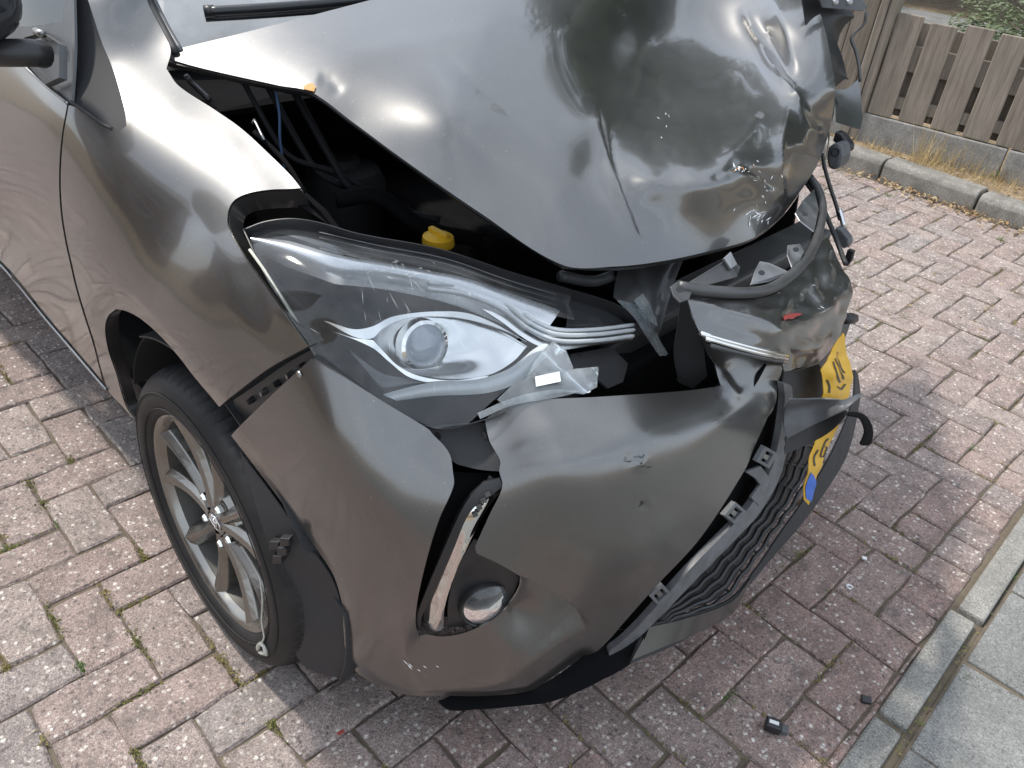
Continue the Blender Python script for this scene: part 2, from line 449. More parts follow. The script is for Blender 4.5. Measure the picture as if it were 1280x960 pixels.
def soil_material():
    mt, nt, b = new_mat('sandy_soil'); v = coords(nt)
    a = tex_noise(nt, v, 14.0, 8, 0.7); r = ramp(nt, [(0.25, (0.10, 0.075, 0.05)), (0.5, (0.25, 0.19, 0.125)), (0.75, (0.38, 0.31, 0.21))]); nt.links.new(a.outputs['Fac'], r.inputs['Fac'])
    nt.links.new(r.outputs['Color'], b.inputs['Base Color']); b.inputs['Roughness'].default_value = 0.95; b.inputs['Specular IOR Level'].default_value = 0.1
    f = tex_noise(nt, v, 180.0, 4, 0.6); bump(nt, b, f.outputs['Fac'], 0.8, 0.006)
    return mt

def clear_material(name, tint, haze=0.10, gloss_rough=0.03, scratch=True, haze_lo=0.012):
    """clear plastic or glass sheet: Fresnel mirror over a clear, slightly tinted body with scratches, dust and a pale haze"""
    mt = bpy.data.materials.new(name); mt.use_nodes = True; nt = mt.node_tree; nt.nodes.clear()
    out = nt.nodes.new('ShaderNodeOutputMaterial'); tr = nt.nodes.new('ShaderNodeBsdfTransparent'); tr.inputs['Color'].default_value = (*tint, 1)
    gl = nt.nodes.new('ShaderNodeBsdfGlossy'); gl.inputs['Roughness'].default_value = gloss_rough; gl.inputs['Color'].default_value = (1, 1, 1, 1)
    fr = nt.nodes.new('ShaderNodeFresnel'); fr.inputs['IOR'].default_value = 1.46
    m1 = nt.nodes.new('ShaderNodeMixShader'); nt.links.new(fr.outputs[0], m1.inputs[0]); nt.links.new(tr.outputs[0], m1.inputs[1]); nt.links.new(gl.outputs[0], m1.inputs[2])
    df = nt.nodes.new('ShaderNodeBsdfDiffuse'); df.inputs['Color'].default_value = (0.75, 0.77, 0.78, 1)
    v = coords(nt, 'Object', (1, 1, 1)); n1 = tex_noise(nt, v, 9.0, 6, 0.65); r1 = ramp(nt, [(0.30, haze_lo), (0.80, haze)]); nt.links.new(n1.outputs['Fac'], r1.inputs['Fac'])
    fac = r1.outputs['Color']
    if scratch:
        v2 = coords(nt, 'Object', (140, 10, 20)); w = tex_noise(nt, v2, 3.0, 3, 0.5); r2 = ramp(nt, [(0.70, 0.0), (0.74, 0.22)]); nt.links.new(w.outputs['Fac'], r2.inputs['Fac'])
        v4 = coords(nt, 'Object', (12, 160, 40)); w4 = tex_noise(nt, v4, 2.4, 3, 0.5); r4 = ramp(nt, [(0.71, 0.0), (0.75, 0.2)]); nt.links.new(w4.outputs['Fac'], r4.inputs['Fac'])
        fac = mix(nt, 1.0, fac, mix(nt, 1.0, r2.outputs['Color'], r4.outputs['Color'], 'ADD'), 'ADD')
    m2 = nt.nodes.new('ShaderNodeMixShader'); nt.links.new(fac, m2.inputs[0]); nt.links.new(m1.outputs[0], m2.inputs[1]); nt.links.new(df.outputs[0], m2.inputs[2])
    nt.links.new(m2.outputs[0], out.inputs['Surface'])
    return mt

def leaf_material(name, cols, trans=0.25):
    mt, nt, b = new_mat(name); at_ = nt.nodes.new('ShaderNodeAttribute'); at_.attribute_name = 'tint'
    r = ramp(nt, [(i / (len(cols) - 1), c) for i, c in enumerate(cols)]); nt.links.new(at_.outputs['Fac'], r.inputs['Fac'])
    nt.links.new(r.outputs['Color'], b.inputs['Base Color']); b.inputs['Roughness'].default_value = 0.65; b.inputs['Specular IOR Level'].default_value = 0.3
    t = nt.nodes.new('ShaderNodeBsdfTranslucent'); nt.links.new(r.outputs['Color'], t.inputs['Color'])
    ms = nt.nodes.new('ShaderNodeMixShader'); ms.inputs[0].default_value = trans
    out = nt.nodes['Material Output']; nt.links.new(b.outputs[0], ms.inputs[1]); nt.links.new(t.outputs[0], ms.inputs[2]); nt.links.new(ms.outputs[0], out.inputs['Surface'])
    return mt

def tyre_material():
    mt, nt, b = new_mat('tyre_rubber'); v = coords(nt)
    n = tex_noise(nt, v, 12.0, 6, 0.6); r = ramp(nt, [(0.35, (0.009, 0.009, 0.010)), (0.75, (0.024, 0.023, 0.022))]); nt.links.new(n.outputs['Fac'], r.inputs['Fac'])
    nt.links.new(r.outputs['Color'], b.inputs['Base Color']); b.inputs['Roughness'].default_value = 0.6; b.inputs['Specular IOR Level'].default_value = 0.32
    f = tex_noise(nt, v, 300.0, 3, 0.5); bump(nt, b, f.outputs['Fac'], 0.3, 0.001)
    return mt

M = {}
M['paint'] = paint_material()
M['paint_dusty'] = paint_material('dusty_bronze_grey_paint', 0.13, 0.27)
M['paver'] = paver_material()
M['slab'] = concrete_material('grey_concrete_slab', (0.205, 0.205, 0.195), stain=(0.15, 0.15, 0.145), stain_lo=0.5)
M['edge'] = concrete_material('pale_concrete_edging', (0.265, 0.255, 0.23), stain=(0.2, 0.19, 0.165))
M['kerb'] = concrete_material('weathered_kerb_concrete', (0.255, 0.24, 0.215), stain=(0.10, 0.095, 0.08), stain_lo=0.46)
M['plinth'] = concrete_material('grey_plinth_concrete', (0.27, 0.26, 0.24), stain=(0.13, 0.125, 0.11), stain_lo=0.46)
M['wood'] = wood_material()
M['soil'] = soil_material()
M['joint'] = simple('joint_sand', (0.125, 0.101, 0.072), 0.95, var=0.5, vscale=40, bumpd=0.004, bscale=120)
M['black'] = simple('black_plastic', (0.016, 0.016, 0.017), 0.42, var=0.3, vscale=14)
M['black_matte'] = simple('matt_black_plastic', (0.022, 0.022, 0.023), 0.65, var=0.3, vscale=20, bumpd=0.001, bscale=400)
M['grey_plastic'] = simple('scuffed_grey_plastic', (0.075, 0.077, 0.080), 0.45, var=0.45, vscale=30)
M['rail'] = simple('scuffed_pale_plastic', (0.105, 0.107, 0.110), 0.5, var=0.6, vscale=45)
M['gloss_black'] = simple('gloss_black_panel', (0.030, 0.031, 0.033), 0.10, var=0.15, coat=0.3)
M['quarter'] = simple('dark_quarter_panel', (0.024, 0.0245, 0.027), 0.5, spec=0.3, var=0.12)
M['steel'] = simple('bare_steel', (0.30, 0.30, 0.30), 0.36, metal=0.9, var=0.3, vscale=25)
M['dark_metal'] = simple('dark_primed_metal', (0.085, 0.085, 0.085), 0.42, metal=0.55, var=0.4, vscale=16)
M['chrome'] = simple('chrome_trim', (0.72, 0.72, 0.70), 0.07, metal=1.0, var=0.08)
M['reflector'] = simple('aluminised_reflector', (0.60, 0.61, 0.61), 0.20, metal=1.0, var=0.06)
M['bezel'] = simple('satin_silver_bezel', (0.60, 0.61, 0.62), 0.27, metal=0.6, var=0.05)
M['guide'] = simple('milky_light_guide', (0.52, 0.545, 0.55), 0.22, var=0.06, coat=0.6)
M['alloy'] = simple('wheel_alloy', (0.24, 0.23, 0.21), 0.30, metal=0.92, var=0.12, vscale=30, coat=0.4)
M['alloy_dark'] = simple('wheel_barrel_alloy', (0.085, 0.08, 0.072), 0.5, metal=0.6, var=0.3)
M['brake'] = simple('brake_disc_iron', (0.14, 0.12, 0.105), 0.5, metal=0.7, var=0.3)
M['tyre'] = tyre_material()
M['yellow_cap'] = simple('yellow_filler_cap', (0.72, 0.42, 0.02), 0.5, var=0.12)
M['plate'] = simple('yellow_plate', (0.64, 0.37, 0.03), 0.36, var=0.12, vscale=25)
M['plate_blue'] = simple('plate_blue_band', (0.03, 0.13, 0.50), 0.35, var=0.1)
M['cable_blue'] = simple('dark_blue_cable', (0.02, 0.05, 0.11), 0.6)  # plain dark blue base colour
M['plate_ink'] = simple('plate_black_ink', (0.03, 0.03, 0.03), 0.4)
M['orange'] = simple('orange_bare_primer', (0.62, 0.25, 0.06), 0.6, var=0.25, vscale=60)
M['white_mark'] = simple('white_scuff', (0.72, 0.72, 0.70), 0.6)
M['red_mark'] = simple('red_paint_smear', (0.30, 0.045, 0.038), 0.4)
M['putty'] = simple('grey_tape_string', (0.48, 0.47, 0.40), 0.75, var=0.3, vscale=60)
M['wiper'] = simple('wiper_black', (0.020, 0.021, 0.023), 0.35, var=0.2)
M['bay_hose'] = simple('near_black_hose', (0.010, 0.010, 0.011), 0.7, spec=0.2)  # even near-black base colour for the looms
M['bay'] = simple('near_black_bay', (0.006, 0.006, 0.0065), 0.85, spec=0.06)  # even near-black base colour with hardly any gloss
M['interior'] = simple('dark_car_interior', (0.030, 0.031, 0.033), 0.7, var=0.3)
M['lens'] = clear_material('headlight_polycarbonate', (0.95, 0.965, 0.97), 0.07, 0.06, False)
M['shard'] = clear_material('broken_polycarbonate', (0.86, 0.90, 0.91), 0.30, 0.06)
M['glass'] = clear_material('windscreen_glass', (0.62, 0.70, 0.68), 0.52, 0.02, False, 0.34)  # strong pale haze in the colour stands in for the bright sky reflection
M['side_glass'] = clear_material('green_side_glass', (0.45, 0.58, 0.54), 0.04, 0.02, False)
M['moss'] = leaf_material('joint_moss', [(0.10, 0.12, 0.025), (0.17, 0.16, 0.05), (0.26, 0.20, 0.08), (0.10, 0.17, 0.035)], 0.15)
M['dry_grass'] = leaf_material('dry_grass', [(0.42, 0.31, 0.14), (0.55, 0.44, 0.24), (0.36, 0.24, 0.11)], 0.3)
M['litter'] = leaf_material('dry_leaf', [(0.36, 0.22, 0.10), (0.50, 0.39, 0.23), (0.26, 0.16, 0.09), (0.56, 0.47, 0.31)], 0.25)
M['green'] = leaf_material('green_leaf', [(0.05, 0.11, 0.02), (0.09, 0.17, 0.035), (0.13, 0.21, 0.06)], 0.3)
M['shrub'] = leaf_material('grey_green_shrub_leaf', [(0.06, 0.09, 0.035), (0.13, 0.165, 0.085), (0.21, 0.235, 0.15)], 0.3)
M['tree'] = leaf_material('tree_leaf', [(0.025, 0.05, 0.012), (0.045, 0.08, 0.02), (0.07, 0.11, 0.03)], 0.3)
M['bark'] = simple('tree_bark', (0.09, 0.07, 0.05), 0.9, var=0.4, bumpd=0.02, bscale=12)
M['liner'] = simple('wheel_arch_liner', (0.020, 0.021, 0.023), 0.55, var=0.35, vscale=10, bumpd=0.001, bscale=200)
M['rubber'] = simple('rubber_seal', (0.018, 0.018, 0.018), 0.6)

# ------------------------------------------------------------------ ground
ground = tag(put('ground', mesh('ground', [(-90, -90, -0.06), (90, -90, -0.06), (90, 90, -0.06), (-90, 90, -0.06)], [(0, 1, 2, 3)]), M['soil']), kind='structure')

UNIT = 0.105
GA = 0.823 + math.radians(41.0); EA = np.array([math.cos(GA), math.sin(GA)]); EB = np.array([math.cos(GA - math.pi/2), math.sin(GA - math.pi/2)])
G0 = np.array([1.101, -1.271])
def grid_xy(a, b): return G0 + EA * UNIT * (a + 0.768) + EB * UNIT * (b - 11.372)

driveway = tag(put('driveway', mesh('driveway', [(-9, -4.6, -0.0075), (1.07, -4.6, -0.0075), (1.07, 3.6, -0.0075), (-9, 3.6, -0.0075)], [(0, 1, 2, 3)]), M['joint']), kind='structure')

def paver_geo(la, lb, seed, jit=0.0034, gap=0.0019):
    """a brick with chamfered, slightly worn top edges; la x lb units, centred"""
    r = random.Random(seed); hx = la * UNIT / 2 - gap; hy = lb * UNIT / 2 - gap
    c = 0.0045
    rings = []
    cor = [(-hx, -hy), (hx, -hy), (hx, hy), (-hx, hy)]
    ring = []
    for i in range(4):
        p = cor[i]; q = cor[(i + 1) % 4]
        k = 3 if abs(q[0]-p[0]) > 0.15 or abs(q[1]-p[1]) > 0.15 else 2
        for j in range(k):
            t = j / k; x = p[0] + (q[0]-p[0]) * t + r.uniform(-jit, jit); y = p[1] + (q[1]-p[1]) * t + r.uniform(-jit, jit)
            if j == 0: x *= 0.985; y *= 0.985
            ring.append((x, y))
    n = len(ring)
    V = [(x, y, -0.03) for x, y in ring] + [(x, y, -0.0045 + r.uniform(-0.0015, 0.0015)) for x, y in ring]
    V += [(x - math.copysign(c, x) * (1 if abs(abs(x)-hx) < 0.01 else 0), y - math.copysign(c, y) * (1 if abs(abs(y)-hy) < 0.01 else 0), r.uniform(-0.0012, 0.0006)) for x, y in ring]
    V.append((0, 0, 0.0004)); F = []
    for k in range(2):
        for i in range(n): F.append((k*n+i, k*n+(i+1) % n, (k+1)*n+(i+1) % n, (k+1)*n+i))
    for i in range(n): F.append((2*n+i, 2*n+(i+1) % n, 3*n))
    return V, F

cells = set(); bricks = []
def add_brick(a, b, la, lb, region):
    cs = [(a + i, b + j) for i in range(la) for j in range(lb)]
    if any(c in cells for c in cs): return
    ctr = grid_xy(a + la / 2, b + lb / 2)
    if not region(ctr): return
    # stay clear of the edging (x) and the kerb (y)
    ends = [grid_xy(a, b), grid_xy(a + la, b), grid_xy(a + la, b + lb), grid_xy(a, b + lb)]
    if max(e[0] for e in ends) > 1.012 or max(e[1] for e in ends) > 3.22 - 0.05 * ctr[0] or ctr[0] < -7.5 or ctr[1] < -3.6: return
    cells.update(cs); bricks.append((a, b, la, lb, ctr))
def herring(shift, region):
    for m_ in range(-90, 60):
        for n_ in range(-30, 40):
            a = m_ + 4 * n_ + shift
            add_brick(a, m_, 2, 1, region); add_brick(a + 1, m_ - 2, 1, 2, region)
herring(0, lambda c: c[1] < -0.55 or c[0] < 0.0 and c[1] < 0.2)
herring(2, lambda c: True)
for a in range(-30, 50):                       # cut half bricks fill what is left along the borders
    for b in range(-75, 16): add_brick(a, b, 1, 1, lambda c: True)

cut_bricks = []
for a in range(-30, 50):
    for b in range(-75, 16):
        if (a, b) in cells: continue
        x0 = grid_xy(a, b)[0]; x1 = grid_xy(a, b + 1)[0]
        if x0 < 1.006 and x1 > 1.0 and grid_xy(a, b)[1] < 3.15 and grid_xy(a, b)[1] > -3.5 and (a, b - 1) in cells:
            fcut = (1.013 - x0) / UNIT
            if fcut > 0.07: cut_bricks.append((a, b, min(1.0, fcut)))
V8 = [(paver_geo(2, 1, s), ) for s in range(6)]; H8 = [paver_geo(1, 1, 50 + s) for s in range(3)]
paver_meshes = [mesh('paver', *g[0]) for g in V8]; half_meshes = [mesh('paver', *g) for g in H8]
for me in paver_meshes + half_meshes: me.materials.append(M['paver'])
def brick_size(br):
    c = br[4]
    if -0.75 < c[1] < 0.72 and c[0] < 0.60: return 0.0
    x, y, d = proj((c[0], c[1], 0.0))
    if d < 0.2 or not (-60 < x < 1340 and -30 < y < 1030): return 0.0
    return br[2] * br[3] / d**3
order = sorted(range(len(bricks)), key=lambda i: -brick_size(bricks[i]))
single = set(i for i in order[:262] if brick_size(bricks[i]) > 0)
fv = []; ff = []; ft = []
br_r = random.Random(3)
for i, (a, b, la, lb, ctr) in enumerate(bricks):
    rz = GA if la >= lb else GA - math.pi / 2
    rz += br_r.uniform(-0.012, 0.012); dz = br_r.uniform(-0.0025, 0.0025); tx = br_r.uniform(-0.01, 0.01); ty = br_r.uniform(-0.012, 0.012)
    if br_r.random() < 0.5: rz += math.pi
    pos = (ctr[0] + br_r.uniform(-0.0015, 0.0015), ctr[1] + br_r.uniform(-0.0015, 0.0015), dz)
    k = br_r.randrange(6)
    if i in single:
        me = half_meshes[k % 3] if la * lb == 1 else paver_meshes[k]
        o = bpy.data.objects.new('paver', me); COL.objects.link(o); o.parent = driveway
        o.location = pos; o.rotation_euler = (tx, ty, rz)
    else:
        Vg, Fg = H8[k % 3] if la * lb == 1 else V8[k][0]
        Mx = Matrix.Translation(pos) @ Matrix.Rotation(rz, 4, 'Z') @ Matrix.Rotation(ty, 4, 'Y') @ Matrix.Rotation(tx, 4, 'X')
        b0 = len(fv); fv += [tuple(Mx @ Vector(v)) for v in Vg]; ff += [tuple(b0 + j for j in f) for f in Fg]; ft += [br_r.random()] * len(Vg)
for a, b, fcut in cut_bricks:
    ctr = grid_xy(a + 0.5, b + fcut / 2); Vg, Fg = paver_geo(1, fcut, a, 0.0015)
    Mx = Matrix.Translation((ctr[0], ctr[1], br_r.uniform(-.003, .001))) @ Matrix.Rotation(GA, 4, 'Z')
    o = put('paver', mesh('paver', [tuple(Matrix.Rotation(0, 4, 'Z') @ Vector((v[0], v[1], v[2]))) for v in Vg], Fg), M['paver'], driveway); o.location = (ctr[0], ctr[1], -0.001); o.rotation_euler = (0, 0, GA)
me = mesh('paver_field', fv, ff); at_ = me.attributes.new('tint', 'FLOAT', 'POINT'); at_.data.foreach_set('value', ft)
pf = tag(put('paver_field', me, M['paver'], driveway), kind='stuff')

# concrete edging strip and the slab path beyond it
edging = tag(put('edging_bed', mesh('edging_bed', [(1.0, -4.6, -0.012), (5.2, -4.6, -0.012), (5.2, 6, -0.012), (1.0, 6, -0.012)], [(0, 1, 2, 3)]), M['joint']), kind='structure')
for y0, y1, dx, top in ((-4.55, -3.56, 0, 0.004), (-3.55, -2.56, 0.002, 0.003), (-2.55, -1.56, 0.001, 0.002), (-1.55, -0.465, 0.0, 0.002), (-0.455, 0.036, -0.002, 0.000), (0.050, 0.440, 0.0, 0.006), (0.456, 1.45, 0.012, 0.010), (1.462, 2.45, 0.016, 0.009), (2.462, 3.3, 0.018, 0.008)):
    o = put('edging_stone', box_mesh('edging_stone', (1.016 + dx, y0, -0.12), (1.074 + dx, y1, top)), M['edge'], edging); bevel(o, 0.006, 2)
path = tag(put('slab_path_bed', mesh('slab_path_bed', [(1.09, -4.6, -0.006), (5.2, -4.6, -0.006), (5.2, 6, -0.006), (1.09, 6, -0.006)], [(0, 1, 2, 3)]), M['joint']), kind='structure')
slab_me = []
for s in range(3):
    me = box_mesh('slab', (-0.146, -0.146, -0.045), (0.146, 0.146, 0.0)); me.materials.append(M['slab'])
    slab_me.append(me)
sr = random.Random(11)
for i in range(13):
    for j in range(-16, 18):
        if sr.random() < 0 : continue
        o = bpy.data.objects.new('slab', slab_me[sr.randrange(3)]); COL.objects.link(o); o.parent = path
        o.location = (1.092 + 0.150 + i * 0.300 + sr.uniform(-0.002, 0.002), 0.319 + 0.150 + j * 0.300 + sr.uniform(-0.002, 0.002), sr.uniform(-0.002, 0.004))
        o.rotation_euler = (sr.uniform(-0.01, 0.01), sr.uniform(-0.01, 0.01), sr.uniform(-0.008, 0.008)); bevel(o, 0.004, 2)

# kerb, soil strip, fence
def frame_line(cx, cy, deg):
    a = math.radians(deg); return np.array([cx, cy]), np.array([math.cos(a), math.sin(a)]), np.array([-math.sin(a), math.cos(a)])
KC, KD, KN = frame_line(-0.14, 3.195, -4.0)
kerb = tag(empty('kerb', (KC[0], KC[1], 0)), kind='structure')
for s0, s1, dz in ((-8.0, -7.02, 0), (-7.0, -6.02, .004), (-6.0, -5.02, 0), (-5.0, -4.02, .003), (-4, -3.02, 0), (-3.0, -2.02, 0.0), (-2.0, -1.02, 0.004), (-1.0, -0.255, 0.0), (-0.243, 0.250, 0.006), (0.264, 1.24, -0.004), (1.252, 2.3, 0.0), (2.312, 3.3, 0.004)):
    V = []
    for s in (s0, s1):
        for (n_, z_) in ((0, -0.1), (0, 0.072 + dz), (0.012, 0.092 + dz), (0.03, 0.1 + dz), (0.12, 0.1 + dz), (0.12, -0.1)):
            p = KD * s + KN * n_; V.append((p[0], p[1], z_))
    F = [(0, 1, 7, 6), (1, 2, 8, 7), (2, 3, 9, 8), (3, 4, 10, 9), (4, 5, 11, 10), (0, 5, 4, 3, 2, 1), (6, 7, 8, 9, 10, 11)]
    bevel(put('kerb_stone', mesh('kerb_stone', V, F), M['kerb'], kerb), 0.006, 2, 30)
FC, FD, FN = frame_line(-0.26, 3.53, 6.0)
sv = []; sf = []
for i in range(60):
    s = -8 + i * 0.2
    for j in range(6):
        t = j / 5; p0 = KC + KD * s + KN * 0.11; p1 = KC + KD * s + KN * 3.5
        p = p0 * (1 - t**2) + p1 * t**2; sv.append((p[0], p[1], 0.085 + 0.02 * noise.noise(Vector((s * 3, j * 2, 0)))))
for i in range(59):
    for j in range(5): sf.append((i*6+j, (i+1)*6+j, (i+1)*6+j+1, i*6+j+1))
tag(put('soil_strip', mesh('soil_strip', sv, sf), M['soil'], None, True), kind='structure')

fence = tag(empty('wooden_fence', (FC[0], FC[1], 0.0)), 'weathered grey-brown board fence on a concrete plinth behind the kerb', 'fence')
FP = np.array([FC[0], FC[1], 0.2]); FNrm = np.array([FN[0], FN[1], 0.0])
def fence_uv(px, py):
    p = on_plane(px, py, FP, FNrm) ; return float((p[:2] - FC) @ FD), float(p[2])
z9 = lambda x, y: (1000 + x / 3.0, y / 3.0)
ptop = np.mean([fence_uv(*z9(250, 428))[1], fence_uv(*z9(612, 504))[1], fence_uv(*z9(488, 474))[1]])
def fbox(name, u0, u1, n0, n1, z0, z1, mat, par, bev=0.003):
    V = []
    for z_ in (z0, z1):
        for (u_, n_) in ((u0, n0), (u1, n0), (u1, n1), (u0, n1)):
            p = FD * u_ + FN * n_; V.append((p[0], p[1], z_))
    o = put(name, mesh(name, V, [(0, 3, 2, 1), (4, 5, 6, 7), (0, 1, 5, 4), (1, 2, 6, 5), (2, 3, 7, 6), (3, 0, 4, 7)]), mat, par)
    if bev: bevel(o, bev, 2)
    return o
joint_u = fence_uv(*z9(785, 560))[0]
us = [-1.0, joint_u - 1.93, joint_u - 0.004, joint_u + 0.006, joint_u + 1.93, joint_u + 1.94, joint_u + 3.8]
for a, b in ((us[1], us[2]), (us[3], us[4]), (us[5], us[6])):
    fbox('plinth_panel', a, b, -0.032, 0.02, -0.05, ptop - 0.004, M['plinth'], fence, 0.006)
bl = [(250, 338, 340, 48), (368, 462, 455, 72), (488, 583, 580, 88), (612, 717, 718, 108)]
ul = []; ztops = []
for x0, x1, xt, yt in bl:
    ya = 428 + (x0 - 250) * 0.2; ul.append((fence_uv(*z9(x0, ya))[0], fence_uv(*z9(x1, ya + 18))[0]))
    ztops.append(fence_uv(*z9(xt, yt))[1])
pitch = (ul[3][0] - ul[0][0]) / 3; bw = np.mean([b - a for a, b in ul]); ztop = float(np.mean(ztops)); print('FENCE', ul, pitch, bw, ptop, ztops)
fr = random.Random(5)
for k in range(-1 + 1, 16):
    u0 = ul[0][0] + k * pitch; d = fr.uniform(-0.004, 0.004)
    fbox('board', u0 + d, u0 + bw + d, -0.018 + fr.uniform(-.002, .002), 0.0, ptop + 0.004, ztop + fr.uniform(-0.012, 0.012), M['wood'], fence, 0.004)
    fbox('board', u0 + pitch / 2 + d, u0 + pitch / 2 + bw + d, 0.047, 0.064, ptop + 0.004, ztop - 0.035 + fr.uniform(-0.01, 0.01), M['wood'], fence, 0.004)
zr0 = fence_uv(*z9(395, 268))[1]; zr1 = fence_uv(*z9(400, 168))[1]
fbox('rail', ul[0][0] - 0.02, ul[0][0] + 2.6, 0.003, 0.044, zr0, zr1, M['wood'], fence)
fbox('rail', ul[0][0] - 0.02, ul[0][0] + 2.6, 0.003, 0.044, ptop + 0.05, ptop + 0.11, M['wood'], fence)
for uo, w_ in ((ul[0][0] - 0.095, 0.088), (ul[0][0] + 15.6 * pitch, 0.09)):
    fbox('post', uo, uo + w_ * 0.46, -0.045, 0.045, 0.02, ztop + 0.12, M['wood'], fence, 0.005)
    fbox('post', uo + w_ * 0.5, uo + w_, -0.04, 0.045, 0.02, ztop + 0.12, M['wood'], fence, 0.005)
# the older panel left of the post
for k in range(9):
    u1 = ul[0][0] - 0.11 - k * 0.125; fbox('board', u1 - 0.12, u1, -0.01 + 0.005 * (k % 2), 0.012 + 0.005 * (k % 2), ptop + 0.004, ztop + 0.10 + fr.uniform(-0.01, 0.01), M['wood'], fence, 0.004)
fbox('plinth_panel', ul[0][0] - 1.3, us[1] - 0.006 if us[1] > ul[0][0] - 1.2 else ul[0][0] - 1.2, -0.028, 0.02, -0.05, ptop - 0.004, M['plinth'], fence, 0.006)

# ------------------------------------------------------------------ the damaged car
car = tag(empty('damaged_car', (0, 0, 0)), 'bronze-grey hatchback with crushed front, broken headlight and torn bumper on the paving', 'car')
def C3(X, Y, Z):
    x, y, _ = proj((X, Y, Z)); return (x, y, (X, Y, Z))

# ---- right side: fender, door, pillar share one smooth surface
side_ctrl = []
for X, prof in ((-0.27, ((-.66, 1.06), (-.72, 1.043), (-.77, 1.017), (-.80, .985), (-.818, .92), (-.829, .845), (-.836, .75), (-.834, .65))),
                (-0.13, ((-.65, 1.022), (-.705, 1.008), (-.755, .984), (-.792, .945), (-.815, .885), (-.828, .80), (-.836, .71))),
                (0.00, ((-.645, .988), (-.69, .975), (-.73, .952), (-.77, .908), (-.80, .852), (-.822, .79), (-.834, .745))),
                (0.13, ((-.66, .962), (-.705, .950), (-.745, .926), (-.782, .882), (-.808, .825), (-.826, .74))),
                (0.24, ((-.745, .90), (-.778, .85), (-.797, .79), (-.803, .75)))):
    for y_, z_ in prof: side_ctrl.append(C3(X, y_, z_))
side_ctrl += [(270, 511, 'Y', -.822), (220, 447, 'Y', -.832), (170, 400, 'Y', -.834), (141, 388, 'Y', -.828), (131, 412, 'Y', -.816), (145, 467, 'Y', -.798), (169, 526, 'Y', -.775),
              (115, 417, 'Y', -.822), (120, 460, 'Y', -.795), (0, 77, 'Y', -.795), (0, 150, 'Y', -.822), (0, 230, 'Y', -.828), (0, 290, 'Y', -.800), (0, 327, 'Y', -.742), (60, 398, 'Y', -.752), (135, 485, 'Y', -.765),
              (40, 330, 'Y', -.812), (50, 240, 'Y', -.829), (60, 300, 'Y', -.826), (385, 433, 'Y', -.772), (350, 390, 'Y', -.782),
              (110, 0, 'Y', -.712), (187, 0, 'Y', -.615), (150, 0, 'Y', -.672), C3(-.95, -.79, .985), C3(-.95, -.815, .93), C3(-.95, -.835, .75), C3(-.95, -.828, .55), C3(-.95, -.80, .36), C3(-.95, -.745, .285), C3(-1.45, -.79, .985), C3(-1.45, -.836, .75), C3(-1.45, -.828, .55), C3(-1.45, -.79, .36), C3(-1.45, -.74, .285)]
SIDE = Field(side_ctrl, 0.10)
crease_arch = [(112, 372), (140, 358), (165, 365), (195, 397), (220, 427), (245, 460), (270, 485), (282, 500)]
def side_disp(q):
    d, t, s = seg_dist(q, crease_arch)
    inside_lip = np.where(s > 0, d, 0)                    # towards the wheel the lip turns inwards
    e = -0.00035 * np.minimum(inside_lip, 20) * np.exp(-(np.maximum(0, d - 20) / 14.0) ** 2) * np.clip((q[:, 0] - 114) / 14.0, 0, 1)
    # soft crease across the wing where the front was pushed back
    d2, t2, s2 = seg_dist(q, [(262, 300), (300, 380), (345, 455)])
    e += 0.0022 * np.exp(-(d2 / 22.0) ** 2) - 0.0016 * np.exp(-(seg_dist(q, [(310, 345), (340, 420)])[0] / 16.0) ** 2)
    return e
gap_curve = [(86, 131), (79, 172), (76, 220), (78, 265), (84, 303), (90, 330), (97, 360), (108, 397), (118, 428)]
arch_curve = [(270, 511), (245, 480), (220, 447), (195, 420), (170, 400), (152, 390), (141, 388), (132, 397), (131, 412), (135, 437), (145, 467), (157, 507), (169, 526)]
win_edge = [(98, -35), (110, 0), (127, 52), (141, 86), (156, 138), (158, 157), (151, 163), (127, 155), (103, 138)]
fender = panel('fender', [(176, -35), (185, 0), (213, 60), (208, 86), (223, 107), (268, 137), (302, 161), (340, 196), (364, 220), (376, 235), (364, 236), (337, 237), (309, 242), (292, 251), (285, 265), (286, 285), (306, 322), (336, 364), (362, 401), (385, 433), (337, 460), (295, 491)] + arch_curve + [(152, 507), (135, 487)] + gap_curve[::-1] + win_edge[::-1], SIDE, M['paint'], car, step=6, disp=side_disp, thick=0.0018)
# turned-in flange of the arch and of the front edge
def flange(name, line, fld, depth, mat, par, thick=0.0, steps=3, direction=None, disp=None):
    L = catmull(line, False, 5.0, 60); q = np.array(L); P = fld.pts(q); Nn = fld.normals(q)
    P = P + Nn * ((disp(q) if disp is not None else 0.0) - 0.0032)[:, None] if disp is not None else P - Nn * 0.0032
    T = np.gradient(P, axis=0); T /= np.linalg.norm(T, axis=1)[:, None]
    rows = []
    for k in range(steps + 1):
        t = k / steps
        dv = -Nn if direction is None else np.array(direction)[None]
        rows.append([tuple(p) for p in P + dv * (depth * t)])
    o = loft(name, rows, mat, par, smooth=True); solidify(o, 0.0015, 0)
    return o
flange('arch_flange', arch_curve, SIDE, 0.022, M['paint'], fender, disp=side_disp)
flange('front_flange', [(376, 235), (364, 236), (337, 237), (309, 242), (292, 251), (285, 265), (286, 285), (306, 322), (336, 364), (362, 401), (385, 433)], SIDE, 0.03, M['paint'], fender, disp=side_disp)
flange('lower_flange', [(385, 433), (337, 460), (295, 491), (270, 511)], SIDE, 0.018, M['black'], fender, disp=side_disp)

